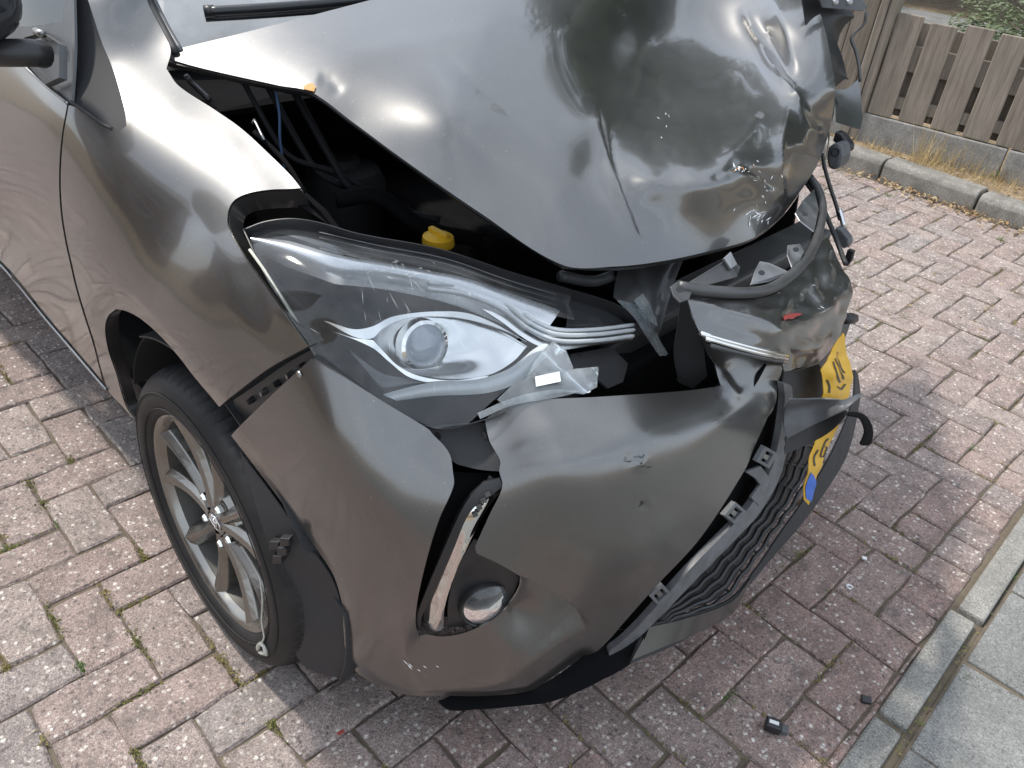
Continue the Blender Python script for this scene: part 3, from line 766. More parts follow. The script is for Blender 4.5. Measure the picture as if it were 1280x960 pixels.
door_gap = [(x - 2.2, y + 0.5) for x, y in gap_curve]
dA = proj((-1.45, -.79, .985))[:2]; dB = proj((-1.45, -.74, .285))[:2]; dM = proj((-1.45, -.834, .65))[:2]
print('DOOR', dA, dB, dM)
door = panel('door', [dA, (0, 77), (27, 79), (38, 89), (65, 113)] + door_gap + [(128, 476), (60, 396), (0, 325), dB, dM], SIDE, M['paint'], car, step=7, thick=0.002)
tube('gap_shadow_seal', [SIDE.p(x - 1, y, -0.006) for x, y in gap_curve], 0.004, M['rubber'], door, 6)
tube('sill_strip', [SIDE.p(dB[0], dB[1] + 3, 0.002), SIDE.p(0, 329, 0.002), SIDE.p(60, 400, 0.002), SIDE.p(134, 486, 0.002)], 0.0042, M['steel'], car, 8)
tube('belt_strip', [SIDE.p(x, y, 0.002) for x, y in (dA, (0, 77), (27, 79), (38, 89), (65, 113), (86, 130))], 0.0022, M['steel'], door, 6)
panel('sill_skirt', [(dB[0], dB[1] + 2), (0, 329), (60, 400), (134, 486), (160, 517), (150, 520), (128, 492), (60, 412), (0, 340), (dB[0], dB[1] + 12)], SIDE, M['black_matte'], car, off=-0.012, thick=0.002)
# quarter panel behind the pillar, door window frame, glass
qp = panel('quarter_window', [(90, -35), (98, -35), (109, 0), (126, 52), (140, 86), (155, 138), (157, 156), (150, 161.5), (127, 153.5), (104, 137), (89, 126), (91, 60)], Field([(x_, y_, tuple(SIDE.p(x_, y_))) for x_, y_ in ((110, 0), (127, 52), (156, 138), (157, 157), (127, 155), (89, 126), (91, 60), (91, 0))], 0.05), M['quarter'], car, off=-0.006, thick=0.003)
tube('window_seal', [SIDE.p(x, y, -0.001) for x, y in ((88, 127), (103, 138), (127, 155), (140, 161))], 0.0030, M['rubber'], qp, 6)
WINF = Field([(88, 0, 'Y', -.735), (86, 128, 'Y', -.797), (0, 76, 'Y', -.79), (0, 0, 'Y', -.755), (-45, -35, 'Y', -.735), (-45, 62, 'Y', -.79)])
dwf = panel('door_window_frame', [(70, -35), (88, -35), (90, 60), (86, 129), (65, 111), (38, 87), (27, 77), (0, 75), (-45, 60), (-45, 30), (28, 32), (74, 26), (78, 0)], WINF, M['grey_plastic'], door, off=-0.004, thick=0.004)
panel('door_window', [(-45, -35), (72, -35), (79, 0), (75, 28), (28, 34), (-45, 32)], WINF, M['side_glass'], door, off=-0.008, thick=0.003)
# door mirror
mir = empty('door_mirror'); mir.parent = car
me = bmesh.new(); bmesh.ops.create_uvsphere(me, u_segments=28, v_segments=18, radius=1.0)
for v in me.verts:
    x_, y_, z_ = v.co; s_ = 1.0
    x_ = math.copysign(abs(x_) ** 0.6, x_); z_ = math.copysign(abs(z_) ** 0.6, z_); y_ = math.copysign(abs(y_) ** 0.7, y_)
    v.co = (x_ * 0.075, y_ * 0.12, z_ * 0.085)
mc = at(-100, -20, Y=-0.93)
mh = put('mirror_housing', bm_mesh('mirror_housing', me), M['gloss_black'], mir, True); mh.location = tuple(mc); mh.rotation_euler = (0, 0, 0.12)
tube('mirror_arm', [at(-50, 60, Y=-.90), at(-25, 66, Y=-.87), at(10, 66, Y=-.85), at(40, 66, Y=-.82), at(56, 68, Y=-.80)], [0.020] * 40, M['black'], mir, 12, 0.2)
loft('mirror_foot', [[tuple(WINF.p(x, y, o_)) for x, y in ((40, 50), (62, 44), (84, 58), (84, 100), (66, 108), (44, 84))] for o_ in (0.0, 0.012)] , M['grey_plastic'], mir, closed=True, smooth=False)
tube('tweeter_button', [WINF.p(48, 40, 0.004), WINF.p(62, 46, 0.010)], [0.006, 0.006], M['steel'], mir, 10, 1.0)

# ---- windscreen, cowl, wiper
base_ws = [(-0.375, -0.625, 1.02), (-0.30, -0.42, 1.015), (-0.255, -0.2, 1.01), (-0.245, 0, 1.01), (-0.255, 0.2, 1.01), (-0.30, 0.42, 1.015), (-0.375, 0.625, 1.02)]
top_ws = [(-1.08, -0.50, 1.415), (-1.03, -0.34, 1.435), (-1.0, -0.17, 1.445), (-0.99, 0, 1.45), (-1.0, 0.17, 1.445), (-1.03, 0.34, 1.435), (-1.08, 0.50, 1.415)]
rows = []
for k in range(9):
    t = k / 8; rows.append([tuple(np.array(a) * (1 - t) + np.array(b) * t + np.array([0.02, 0, 0.035]) * 4 * t * (1 - t)) for a, b in zip(base_ws, top_ws)])
def refine(rows, n):
    out = []
    for r in rows: out.append([tuple(p) for p in catmull(r, False, np.linalg.norm(np.array(r[0]) - np.array(r[-1])) / n * 1.0, 170)])
    mlen = min(len(r) for r in out); return [r[:mlen - 1] + [r[-1]] for r in out]
ws = loft('windscreen', rows, M['glass'], car); ws.modifiers.new('sub', 'SUBSURF').levels = 2; ws.modifiers['sub'].render_levels = 2
wsf = Field([(185, 0, 'Y', -.605), (218, 60, 'Y', -.615), (470, 0, 'Z', 1.075), (390, 20, 'Z', 1.06), (300, 0, 'Z', 1.095), (220, -30, 'Z', 1.13)])
tube('windscreen_seal', [SIDE.p(176, -33, -0.004), SIDE.p(187, 0, -0.004), SIDE.p(203, 32, -0.004), SIDE.p(218, 62, -0.006)], 0.006, M['rubber'], car, 8)
tube('windscreen_trim', [SIDE.p(181, -33, -0.008), SIDE.p(194, 0, -0.008), SIDE.p(208, 30, -0.008), SIDE.p(224, 58, -0.010)], 0.0045, M['grey_plastic'], car, 8)
wip = empty('wiper'); wip.parent = car
W0 = [(257, 14.5), (300, 12), (360, 8), (430, 2), (500, -6), (560, -14)]
def wz(x): return 1.065 + (x - 257) * 0.00012
tube('wiper_arm', [at(x, y, Z=wz(x) + 0.022) for x, y in W0], 0.0085, M['wiper'], wip, 10, 0.02)
tube('wiper_blade', [at(x, y + 9, Z=wz(x) + 0.008) for x, y in W0], 0.0055, M['wiper'], wip, 8, 0.02)
tube('wiper_end_cap', [at(255, 14.5, Z=wz(255) + 0.022), at(268, 14, Z=wz(262) + 0.022)], 0.0105, M['black'], wip, 10, 1.0)
slab('cowl_panel', [(-0.40, -0.62, 0.985), (-0.20, -0.60, 0.965), (-0.17, 0, 0.975), (-0.20, 0.60, 0.965), (-0.40, 0.62, 0.985), (-0.27, 0, 1.0)], 0.01, M['bay'], car)

# ---- bonnet: folded behind, crushed in front
hood_ctrl = [(200, 72, 'Z', 1.046), (300, 44, 'Z', 1.084), (390, 20, 'Z', 1.115), (470, 0, 'Z', 1.135), (640, -45, 'Z', 1.178), (800, -70, 'Z', 1.185), (930, -75, 'Z', 1.19), (1000, -70, 'Z', 1.19),
    (290, 93, 'Z', 1.045), (385, 112, 'Z', 1.05), (440, 152, 'Z', 1.02), (505, 200, 'Z', .985), (600, 265, 'Z', .93), (700, 330, 'Z', .866),
    (770, 333, 'Z', .845), (830, 325, 'Z', .83), (890, 313, 'Z', .822), (940, 298, 'Z', .82), (975, 272, 'Z', .822), (1000, 240, 'Z', .832), (1022, 205, 'Z', .855), (1035, 165, 'Z', .89),
    (440, 70, 'Z', 1.085), (560, 60, 'Z', 1.095), (560, 150, 'Z', 1.036), (640, 120, 'Z', 1.043), (700, 30, 'Z', 1.106), (770, 20, 'Z', 1.082), (700, 150, 'Z', 1.008), (700, 240, 'Z', .940),
    (740, 100, 'Z', 1.030), (745, 150, 'Z', .996), (752, 200, 'Z', .955), (772, 262, 'Z', .905), (790, 300, 'Z', .868),
    (800, 60, 'Z', 1.016), (860, 35, 'Z', 1.030), (900, 70, 'Z', .996), (790, 130, 'Z', .977), (850, 130, 'Z', .970), (920, 130, 'Z', .970), (800, 190, 'Z', .957), (870, 185, 'Z', .957), (940, 180, 'Z', .957),
    (805, 222, 'Z', .942), (870, 228, 'Z', .940), (930, 212, 'Z', .943), (810, 256, 'Z', .905), (870, 268, 'Z', .888), (935, 250, 'Z', .884), (960, 220, 'Z', .910),
    (928, 5, 'Z', 1.085), (960, 60, 'Z', 1.030), (985, 115, 'Z', .995), (1000, 150, 'Z', .960), (1005, 190, 'Z', .915), (985, 30, 'Z', 1.085), (1005, 75, 'Z', 1.040), (1020, 120, 'Z', .985), (1043, 115, 'Z', .985), (1034, 45, 'Z', 1.075), (1018, 0, 'Z', 1.125)]
HOOD = Field(hood_ctrl, 2e-3)
def ridge(q, line, amp, w, p=1.0, fade=True):
    d, t, s = seg_dist(q, line); f = np.clip(np.minimum(t, 1 - t) * 5, 0, 1) if fade else 1
    return amp * np.exp(-(d / w) ** p) * f
def bowl(q, cx, cy, rx, ry, amp, ang=0.0, p=2.0):
    x = q[:, 0] - cx; y = q[:, 1] - cy; c = math.cos(ang); s = math.sin(ang)
    u = (x * c + y * s) / rx; v = (-x * s + y * c) / ry
    return amp * np.exp(-((u * u + v * v) ** (p / 2)))
def hood_disp(q):
    e = np.zeros(len(q))
    e += ridge(q, [(742, 118), (748, 160), (760, 205), (782, 262), (802, 306)], 0.006, 8, 1.0)
    e -= ridge(q, [(758, 150), (768, 200), (786, 250), (803, 300)], 0.005, 6, 1.0)
    e += ridge(q, [(772, 205), (786, 245), (800, 285)], 0.003, 4, 1.2)
    e += ridge(q, [(926, 8), (938, 30), (960, 75), (986, 112), (1002, 150)], 0.013, 7, 1.0)
    e -= ridge(q, [(948, 20), (972, 70), (994, 108)], 0.009, 7, 1.0)
    e += ridge(q, [(968, 0), (985, 45), (1000, 95)], 0.006, 8, 1.3)
    e += ridge(q, [(985, 112), (1000, 145), (1012, 165), (1030, 168)], 0.008, 6, 1.0)
    e -= ridge(q, [(1000, 120), (1018, 140), (1030, 158)], 0.006, 7, 1.4)
    e += ridge(q, [(985, 125), (975, 180), (972, 225), (978, 255)], 0.010, 8, 1.0)
    e -= ridge(q, [(1000, 180), (990, 215), (984, 245)], 0.006, 9, 1.4)
    e -= ridge(q, [(905, 210), (930, 205), (955, 222), (970, 240)], 0.008, 6, 1.0)
    e += ridge(q, [(900, 205), (935, 170), (955, 140)], 0.007, 11, 1.4)
    e -= ridge(q, [(886, 228), (905, 214), (925, 200)], 0.003, 4, 1.3)
    e += ridge(q, [(787, 222), (830, 236), (880, 234), (915, 222)], 0.004, 9, 1.6)
    e += bowl(q, 815, 238, 16, 22, 0.006, 0.3)
    e -= ridge(q, [(545, 62), (620, 125), (710, 210)], 0.0009, 9, 1.6)
    e += ridge(q, [(560, 60), (640, 125), (715, 190)], 0.0005, 12, 1.8)
    e -= ridge(q, [(398, 100), (412, 100), (428, 118)], 0.0022, 8, 1.6)
    e += ridge(q, [(380, 112), (420, 82), (500, 58), (600, 42)], 0.0012, 16, 2.0, False)
    # scuffed dents of the crushed middle
    w = bowl(q, 880, 140, 120, 110, 1.0, 0, 4)
    nn = fbm(q / 100.0, 1.7, 3.1, 3); n2 = fbm(q / 100.0, 5.0, 8.2, 2)
    e += w * (0.0018 * nn + 0.0006 * n2)
    return e + 0.0003 * fbm(q / 100.0, 0.9, 5.0, 2)
hood_out = [(194, 68), (300, 42), (390, 19), (470, -2), (640, -48), (800, -72), (930, -78), (998, -72), (1014, -10), (1028, 25), (1038, 70), (1043, 115), (1036, 165), (1022, 205), (1000, 240), (975, 272), (940, 298), (890, 313), (830, 326), (770, 333), (703, 331), (600, 266), (505, 200), (440, 152), (390, 116), (345, 106), (290, 94), (240, 82)]
hood = panel('hood', hood_out, HOOD, M['paint'], car, step=3.8, disp=hood_disp, thick=0.002, bstep=3.5)
def hp(x, y, off=0.0):
    q = np.array([[x, y]], float); return HOOD.pts(q)[0] + HOOD.normals(q)[0] * (off + hood_disp(q)[0])
# the far side of the bonnet falls away behind the fold
left_line = [(998, -72), (1014, -10), (1028, 25), (1038, 70), (1043, 115), (1036, 165)]
LL = [hp(*p) for p in catmull(left_line, False, 10, 170)]
loft('hood_far_side', [[tuple(p + np.array([-0.03 * t, 0.11 * t, -0.10 * t * t - 0.02 * t])) for p in LL] for t in (0, .25, .5, .75, 1.0)], M['paint'], hood, thick=0.002)
# hemmed edges and inner skin of the bonnet
def hem(name, line, w_, drop, mat):
    L = catmull(line, False, 5, 60); P = [hp(x, y, -0.0035) for x, y in L]
    rows = []
    for k in range(4):
        t = k / 3; rows.append([tuple(p + np.array([-0.3, 0.75, 0]) * w_ * t * t - np.array([0, 0, drop * t])) for p in P])
    return loft(name, rows, mat, hood, thick=0.0015)
hem('side_hem', [(200, 73), (240, 82), (290, 94), (345, 106), (390, 116), (440, 152), (505, 200), (600, 266), (703, 331)], 0.05, 0.018, M['black'])
hem('front_hem', [(703, 331), (770, 333), (830, 326), (890, 313), (940, 298), (975, 272), (1000, 240), (1022, 205)], 0.03, 0.014, M['paint'])
def decal(name, pts, fld_p, mat, par, off=0.0012, rad=None):
    V = [tuple(fld_p(x, y, off)) for x, y in pts]
    return put(name, mesh(name, V, [tuple(range(len(V)))]), mat, par)
decal('bare_primer', [(378, 112.5), (384, 107), (391, 106), (395, 110), (393, 116), (388, 115)], hp, M['orange'], hood, 0.0022)
sc_r = random.Random(21)
def scuff(cx, cy, n, rx, ry, fp, par, mat, ln=(4, 14), ang=0.8, w=1.0, spread=0.6):
    V = []; F = []
    for i in range(n):
        x = cx + sc_r.gauss(0, rx); y = cy + sc_r.gauss(0, ry); a = ang + sc_r.gauss(0, spread); L = sc_r.uniform(*ln); ww = sc_r.uniform(0.3, 1.0) * w
        dx = math.cos(a) * L / 2; dy = math.sin(a) * L / 2; nx = -math.sin(a) * ww / 2; ny = math.cos(a) * ww / 2
        b = len(V); V += [tuple(fp(x - dx, y - dy, 0.0009)), tuple(fp(x + nx, y + ny, 0.0009)), tuple(fp(x + dx, y + dy, 0.0009)), tuple(fp(x - nx, y - ny, 0.0009))]; F.append((b, b+1, b+2, b+3))
    return tag(put('scratches', mesh('scratches', V, F), mat, par), kind='stuff')
scuff(945, 270, 18, 9, 5, hp, hood, M['white_mark'], (3, 12), -0.7, 2.0)
scuff(958, 240, 12, 6, 12, hp, hood, M['white_mark'], (3, 10), 1.2, 1.6)
scuff(932, 209, 7, 7, 4, hp, hood, M['orange'], (2, 6), 0.6, 2.0)
scuff(936, 211, 12, 9, 4, hp, hood, M['white_mark'], (2, 8), 0.6, 2.4)
scuff(836, 150, 5, 12, 10, hp, hood, M['white_mark'], (2, 9), 1.0, 0.9)
# trailing edge seam on the bonnet
# ---- headlight
HL = Field([(303, 285, 'Y', -.752), (320, 276, 'Y', -.735), (365, 272, 'Y', -.70), (400, 277, 'Y', -.672), (450, 292, 'Y', -.632), (550, 312, 'X', .285), (640, 340, 'X', .345), (715, 362, 'X', .395), (800, 400, 'X', .455), (830, 440, 'X', .50),
            (330, 340, 'Y', -.768), (375, 410, 'Y', -.765), (400, 450, 'Y', -.757), (470, 500, 'Y', -.722), (540, 532, 'Y', -.664), (600, 525, 'X', .475), (660, 498, 'X', .505), (745, 490, 'X', .545),
            (420, 360, 'Y', -.722), (500, 420, 'X', .37), (560, 390, 'X', .375), (640, 430, 'X', .44)], 0.03)
hl = empty('headlight'); hl.parent = car
hl['label'] = 'broken headlight with shattered clear lens and exposed reflector'
panel('housing', [(303, 285), (330, 275), (365, 271), (400, 276), (450, 290), (550, 309), (640, 338), (715, 360), (770, 378), (805, 398), (835, 442), (800, 440), (760, 470), (745, 488), (660, 505), (600, 526), (545, 535), (470, 503), (400, 452), (375, 412), (330, 342)], HL, M['bay'], hl, off=-0.062, thick=0.002, step=10)
flange('housing_rim', [(303, 285), (330, 275), (365, 271), (400, 276), (450, 290), (550, 309), (640, 338), (715, 360), (770, 378), (805, 398)], HL, 0.055, M['black'], hl)
flange('housing_rim', [(303, 285), (330, 342), (375, 412), (400, 452), (470, 503), (545, 535), (600, 526), (660, 505)], HL, 0.06, M['black'], hl)
# chrome sweep, clear guides, projector eye
def band(name, top, bot, mat, off, par=None, bulge=0.006, n=5):
    A = catmull(top, False, 6, 170); k = len(A); B0 = catmull(bot, False, 2, 170)
    B = [B0[int(round(i * (len(B0) - 1) / (k - 1)))] for i in range(k)]
    rows = []
    for j in range(n + 1):
        t = j / n; rows.append([tuple(HL.p(*(np.array(a) * (1 - t) + np.array(b) * t), off + bulge * 4 * t * (1 - t))) for a, b in zip(A, B)])
    o = loft(name, rows, mat, par or hl, smooth=True); solidify(o, 0.002, -1)
    bm = bmesh.new(); bm.from_mesh(o.data); bmesh.ops.recalc_face_normals(bm, faces=bm.faces)
    f = bm.faces[len(bm.faces) // 2] if hasattr(bm.faces, 'ensure_lookup_table') and (bm.faces.ensure_lookup_table() or True) else None
    if f.normal.dot(Vector(CAM) - f.calc_center_median()) < 0: bmesh.ops.reverse_faces(bm, faces=bm.faces)
    bm.to_mesh(o.data); bm.free(); return o
band('upper_bezel', [(306, 284), (360, 283), (430, 300), (520, 318), (590, 330), (660, 352), (712, 372)], [(312, 300), (350, 318), (420, 332), (500, 345), (570, 360), (640, 388), (690, 405)], M['bezel'], -0.034, bulge=0.024, n=12)
panel('bezel_top', [(320, 277), (365, 273), (400, 279), (450, 293), (550, 313), (640, 343), (712, 366), (660, 352), (590, 332), (520, 318), (430, 300), (360, 283)], HL, M['black'], hl, off=-0.020, thick=0.002)
for k, (dy, dd) in enumerate(((0, -0.018), (7, -0.016), (14, -0.018))):
    tube('light_guide', [HL.p(x, y + dy, dd) for x, y in ((540, 337), (590, 345), (635, 364), (668, 388), (700, 402), (750, 404), (802, 400))], [0.0036] * 400, M['guide'], hl, 8, 0.006)
band('guide_backing', [(520, 330), (590, 341), (635, 358), (668, 382), (700, 396), (750, 399), (806, 396)], [(520, 346), (585, 358), (632, 386), (668, 412), (700, 424), (750, 421), (806, 416)], M['reflector'], -0.026, bulge=0.003)
band('lower_guide', [(482, 494), (540, 480), (600, 472), (640, 455), (668, 432), (683, 422)], [(500, 503), (545, 497), (610, 490), (655, 470), (685, 442), (694, 430)], M['guide'], -0.016, bulge=0.007)
band('lower_bezel', [(430, 440), (490, 470), (560, 474), (620, 462), (655, 438)], [(440, 452), (490, 492), (560, 482), (622, 470), (662, 442)], M['gloss_black'], -0.030, bulge=0.002)
# eye-shaped reflector bowl
bowl_out = [(468, 415), (480, 398), (510, 388), (550, 384), (590, 388), (640, 404), (668, 420), (650, 440), (615, 463), (570, 474), (530, 470), (500, 455), (480, 436)]
def bowl_disp(q): return -0.026 * np.exp(-(((q[:, 0] - 548) / 62) ** 2 + ((q[:, 1] - 430) / 36) ** 2) ** 1.5)
panel('reflector_bowl', bowl_out, HL, M['reflector'], hl, off=-0.026, disp=bowl_disp, step=5, thick=0.0015)
panel('eye_upper_lid', [(398, 406), (440, 415), (470, 408), (500, 390), (550, 380), (600, 384), (668, 418), (640, 404), (590, 390), (550, 387), (512, 393), (486, 408), (468, 424), (440, 424)], HL, M['reflector'], hl, off=-0.020, thick=0.002, step=6)
panel('eye_lower_lid', [(410, 420), (440, 426), (470, 426), (484, 440), (503, 458), (532, 472), (570, 476), (616, 465), (600, 474), (566, 482), (520, 474), (490, 452), (468, 436)], HL, M['chrome'], hl, off=-0.021, thick=0.002, step=6)
pc = HL.p(541, 428, -0.032); pn = HL.normals(np.array([[541., 428.]]))[0]; pn = pn * 0.8 + np.array([0.6, -0.1, -0.1]); pn /= np.linalg.norm(pn)
pe = np.cross(pn, [0, 0, 1]); pe /= np.linalg.norm(pe); pz = np.cross(pe, pn)
put('projector_lens', lathe_mesh('projector_lens', [(0.0001, 0.014), (0.012, 0.0125), (0.022, 0.008), (0.029, 0.0)], 28, pc, pn, pe, pz), M['gloss_black'], hl, True)
M['proj_glass'] = simple('projector_glass', (0.33, 0.37, 0.42), 0.05, metal=0.0, coat=1.0, var=0.1)
bpy.data.objects['projector_lens'].data.materials[0] = M['proj_glass']
put('projector_ring', lathe_mesh('projector_ring', [(0.029, 0.0), (0.031, 0.003), (0.036, 0.001), (0.037, -0.016)], 28, pc, pn, pe, pz), M['chrome'], hl, True)
for k in range(5):
    tube('housing_rib', [HL.p(x, y + 6 * k, -0.012 - 0.001 * k) for x, y in ((400, 283 - 1), (480, 300), (560, 316), (640, 344), (700, 362))], 0.0009, M['grey_plastic'], hl, 6, 0.03)
# the clear cover: what is left of it, and shards
def lens_disp(q):
    d, t, s_ = seg_dist(q, [(303, 285), (330, 275), (365, 271), (400, 276), (450, 290), (550, 309), (640, 338), (722, 362)])
    return -0.016 * np.exp(-(d / 30.0) ** 1.5) + 0.0003 * fbm(q / 100.0, 2.0, 4.0, 2)
lens = panel('lens_cover', [(303, 284), (330, 274), (365, 270), (400, 275), (450, 289), (550, 308), (640, 338), (722, 362), (716, 375), (720, 398), (690, 392), (664, 402), (640, 432), (655, 425), (690, 428), (708, 462), (680, 466), (648, 476), (620, 498), (600, 516), (585, 530), (545, 536), (470, 504), (400, 453), (375, 413), (330, 343)], HL, M['lens'], hl, step=6, thick=0, corner=30, disp=lens_disp)
def lp(x, y, off=0.0): return HL.p(x, y, off + float(lens_disp(np.array([[x, y]], float))[0]))
scuff(495, 400, 22, 50, 35, lp, lens, M['white_mark'], (6, 30), 1.15, 0.45, 0.3)
scuff(505, 336, 22, 34, 8, lp, lens, M['white_mark'], (3, 12), 0.5, 0.55)
panel('lens_shard', [(621, 500), (640, 482), (668, 470), (705, 465), (745, 461), (743, 486), (728, 494), (700, 492), (660, 502), (630, 507)], HL, M['shard'], hl, off=0.006, thick=0.0025, corner=20)
panel('lens_shard', [(596, 516), (640, 499), (690, 490), (722, 492), (700, 498), (640, 508), (600, 524)], HL, M['shard'], hl, off=0.010, thick=0.0025, corner=20)
panel('white_label', [(667, 474), (696, 468), (698, 480), (668, 486)], HL, M['white_mark'], hl, off=0.0085, thick=0.0008)
panel('lens_shard', [(690, 428), (706, 440), (715, 462), (700, 470), (670, 468), (656, 476), (668, 452)], HL, M['shard'], hl, off=0.004, thick=0.0025, corner=20)
panel('lens_shard', [(770, 376), (800, 384), (812, 400), (822, 425), (833, 444), (824, 446), (806, 420), (792, 398)], HL, M['shard'], hl, off=0.004, thick=0.0025, corner=20)
panel('lens_shard', [(786, 380), (796, 372), (806, 388), (814, 412), (804, 404)], HL, M['shard'], hl, off=0.014, thick=0.0025, corner=20)
panel('inner_trim', [(715, 362), (740, 366), (770, 378), (800, 398), (760, 402), (718, 400), (720, 380)], HL, M['gloss_black'], hl, off=-0.024, thick=0.002)
panel('headlight_bracket', [(696, 424), (790, 418), (812, 440), (806, 462), (788, 470), (770, 455), (740, 440), (700, 436)], HL, M['black_matte'], hl, off=-0.045, thick=0.004, corner=20)
tube('tie_clip', [HL.p(312, 312, 0.0), HL.p(335, 345, -0.002), HL.p(352, 372, -0.002), HL.p(372, 405, -0.002)], 0.0022, M['putty'], hl, 6)

# ---- bumper
dX = -0.018
bump_ctrl = [(389, 448, 'Y', -.772), (460, 495, 'Y', -.735), (535, 536, 'Y', -.670), (285, 547, 'Y', -.818), (340, 620, 'Y', -.803), (400, 700, 'Y', -.787), (427, 780, 'Y', -.775), (437, 845, 'Z', .205),
    (340, 530, 'Y', -.806), (400, 560, 'Y', -.793), (450, 600, 'Y', -.772), (470, 700, 'Y', -.757), (500, 640, 'Y', -.742), (515, 760, 'Y', -.724), (470, 800, 'Y', -.748), (500, 850, 'Y', -.708), (520, 878, 'Z', .19), (612, 881, 'Z', .19), (665, 874, 'Z', .195), (687, 862, 'Z', .205), (732, 829, 'Z', .235), (762, 799, 'Z', .275),
    (600, 830, 'X', .545), (660, 830, 'X', .60), (545, 840, 'X', .49)]
for x, y, X in ((606, 525, .49), (655, 502, .525), (749, 496, .575), (830, 489, .605), (900, 482, .63), (620, 600, .55), (700, 560, .60), (800, 540, .645), (900, 530, .675), (960, 500, .675), (976, 455, .665), (640, 680, .585), (720, 650, .642), (800, 620, .68), (880, 600, .70), (941, 563, .695), (700, 740, .632), (760, 700, .67), (820, 690, .70), (875, 673, .712), (740, 770, .66), (780, 778, .68), (820, 733, .70)):
    bump_ctrl.append((x, y, 'X', X + dX))
BUMP = Field(bump_ctrl, 0.05)
scoop = [(655, 725), (672, 732), (690, 742), (714, 757), (730, 772), (737, 786)]
def bump_disp(q):
    d, t, s = seg_dist(q, scoop)
    below = (s > 0) & (q[:, 0] > 640) & (q[:, 1] > 722)
    e = np.where(below, -0.020 * np.exp(-(d / 44.0) ** 1.5) * np.clip((1.0 - t) * 3.0, 0, 1) * np.clip(t * 6 + 0.35, 0, 1), 0.0)
    e -= 0.012 * np.exp(-(((q[:, 0] - 655) / 30.0) ** 2 + ((q[:, 1] - 778) / 24.0) ** 2))
    dl, tl, sl = seg_dist(q, [(523, 803), (556, 806), (594, 796), (639, 770), (653, 737)])
    e -= 0.015 * np.exp(-(dl / 30.0) ** 1.4) * np.clip((q[:, 1] - 740) / 40.0, 0, 1) * np.clip((q[:, 0] - 505) / 25.0, 0, 1)
    # knocks and the folded wedge beside the grille
    e += bowl(q, 800, 579, 9, 7, 0.006) - bowl(q, 790, 572, 8, 8, 0.003) - bowl(q, 806, 631, 5, 4, 0.005) + bowl(q, 812, 627, 4, 4, 0.003)
    e += ridge(q, [(880, 440), (900, 468), (924, 500)], 0.008, 8, 1.2)
    e -= ridge(q, [(905, 455), (930, 490)], 0.006, 10, 1.4)
    e += ridge(q, [(960, 478), (966, 500), (955, 520)], 0.006, 8, 1.4)
    e -= bowl(q, 690, 560, 60, 16, 0.004, -0.3)
    e += 0.0003 * fbm(q / 100.0, 1.1, 2.0, 2)
    # the bottom edge rolls under
    d3, t3, s3 = seg_dist(q, [(437, 845), (470, 866), (500, 874), (556, 879), (612, 880), (665, 874), (687, 862), (732, 829)])
    e -= 0.016 * np.exp(-(d3 / 12.0) ** 1.5)
    # worn edge at the wheel arch turns inwards
    d4, t4, s4 = seg_dist(q, [(285, 547), (310, 580), (340, 620), (370, 660), (400, 700), (415, 725), (425, 760), (427, 805), (437, 845)])
    e -= 0.006 * np.exp(-(d4 / 9.0) ** 1.5)
    return e
bump_out = [(389, 448), (430, 472), (480, 503), (535, 536), (542, 544), (555, 557), (563, 570), (566, 589), (567, 607), (549, 649), (534, 697), (522, 750), (519, 784), (523, 803), (556, 806), (594, 796), (639, 770), (653, 737), (650, 720), (624, 705), (596, 692), (594, 686), (612, 645), (626, 615), (628, 604), (624, 589), (625, 576), (612, 551), (606, 525), (617, 517), (655, 502), (749, 496), (850, 489), (900, 483), (893, 465), (884, 440), (878, 424), (886, 430), (979, 450), (976, 470), (972, 481), (962, 515), (941, 563), (932, 586), (875, 673), (820, 733), (780, 778), (762, 799), (732, 829), (687, 862), (665, 874), (612, 880), (556, 879), (500, 874), (470, 866), (440, 850), (430, 820), (427, 790), (425, 760), (415, 725), (400, 700), (370, 660), (340, 620), (310, 580), (285, 547), (330, 503)]
bumper = panel('bumper', bump_out, BUMP, M['paint_dusty'], car, step=5, disp=bump_disp, thick=0.003, bstep=4)
bumper['label'] = 'torn bumper corner hanging loose beside the headlight'
def bp(x, y, off=0.0):
    q = np.array([[x, y]], float); return BUMP.pts(q)[0] + BUMP.normals(q)[0] * (off + bump_disp(q)[0])
flange('top_flange', [(389, 448), (430, 472), (480, 503), (535, 536), (542, 544)], BUMP, 0.014, M['paint'], bumper, disp=bump_disp)
flange('headlight_ledge', [(606, 525), (617, 517), (655, 502), (749, 496), (850, 489), (900, 483)], BUMP, 0.03, M['paint'], bumper, disp=bump_disp)
scuff(532, 838, 4, 8, 3, bp, bumper, M['white_mark'], (3, 7), 0.4, 1.6, 0.2)
scuff(510, 832, 3, 2, 3, bp, bumper, M['white_mark'], (8, 14), 0.8, 3.2, 0.15)
scuff(790, 578, 12, 10, 5, bp, bumper, M['plate_ink'], (3, 12), -0.3, 1.4)
scuff(803, 632, 6, 5, 3, bp, bumper, M['plate_ink'], (3, 8), -0.5, 1.6)
scuff(885, 520, 10, 20, 12, bp, bumper, M['plate_ink'], (6, 20), -0.2, 0.8)
for bx, by in ((374, 468),):
    put('screw_head', lathe_mesh('screw_head', [(0.0001, 0.002), (0.004, 0.002), (0.0055, 0.0)], 12, bp(bx, by), BUMP.normals(np.array([[bx, by]], float))[0], np.array([1., 0, 0]), np.array([0, 0, 1.])), M['steel'], bumper, True)
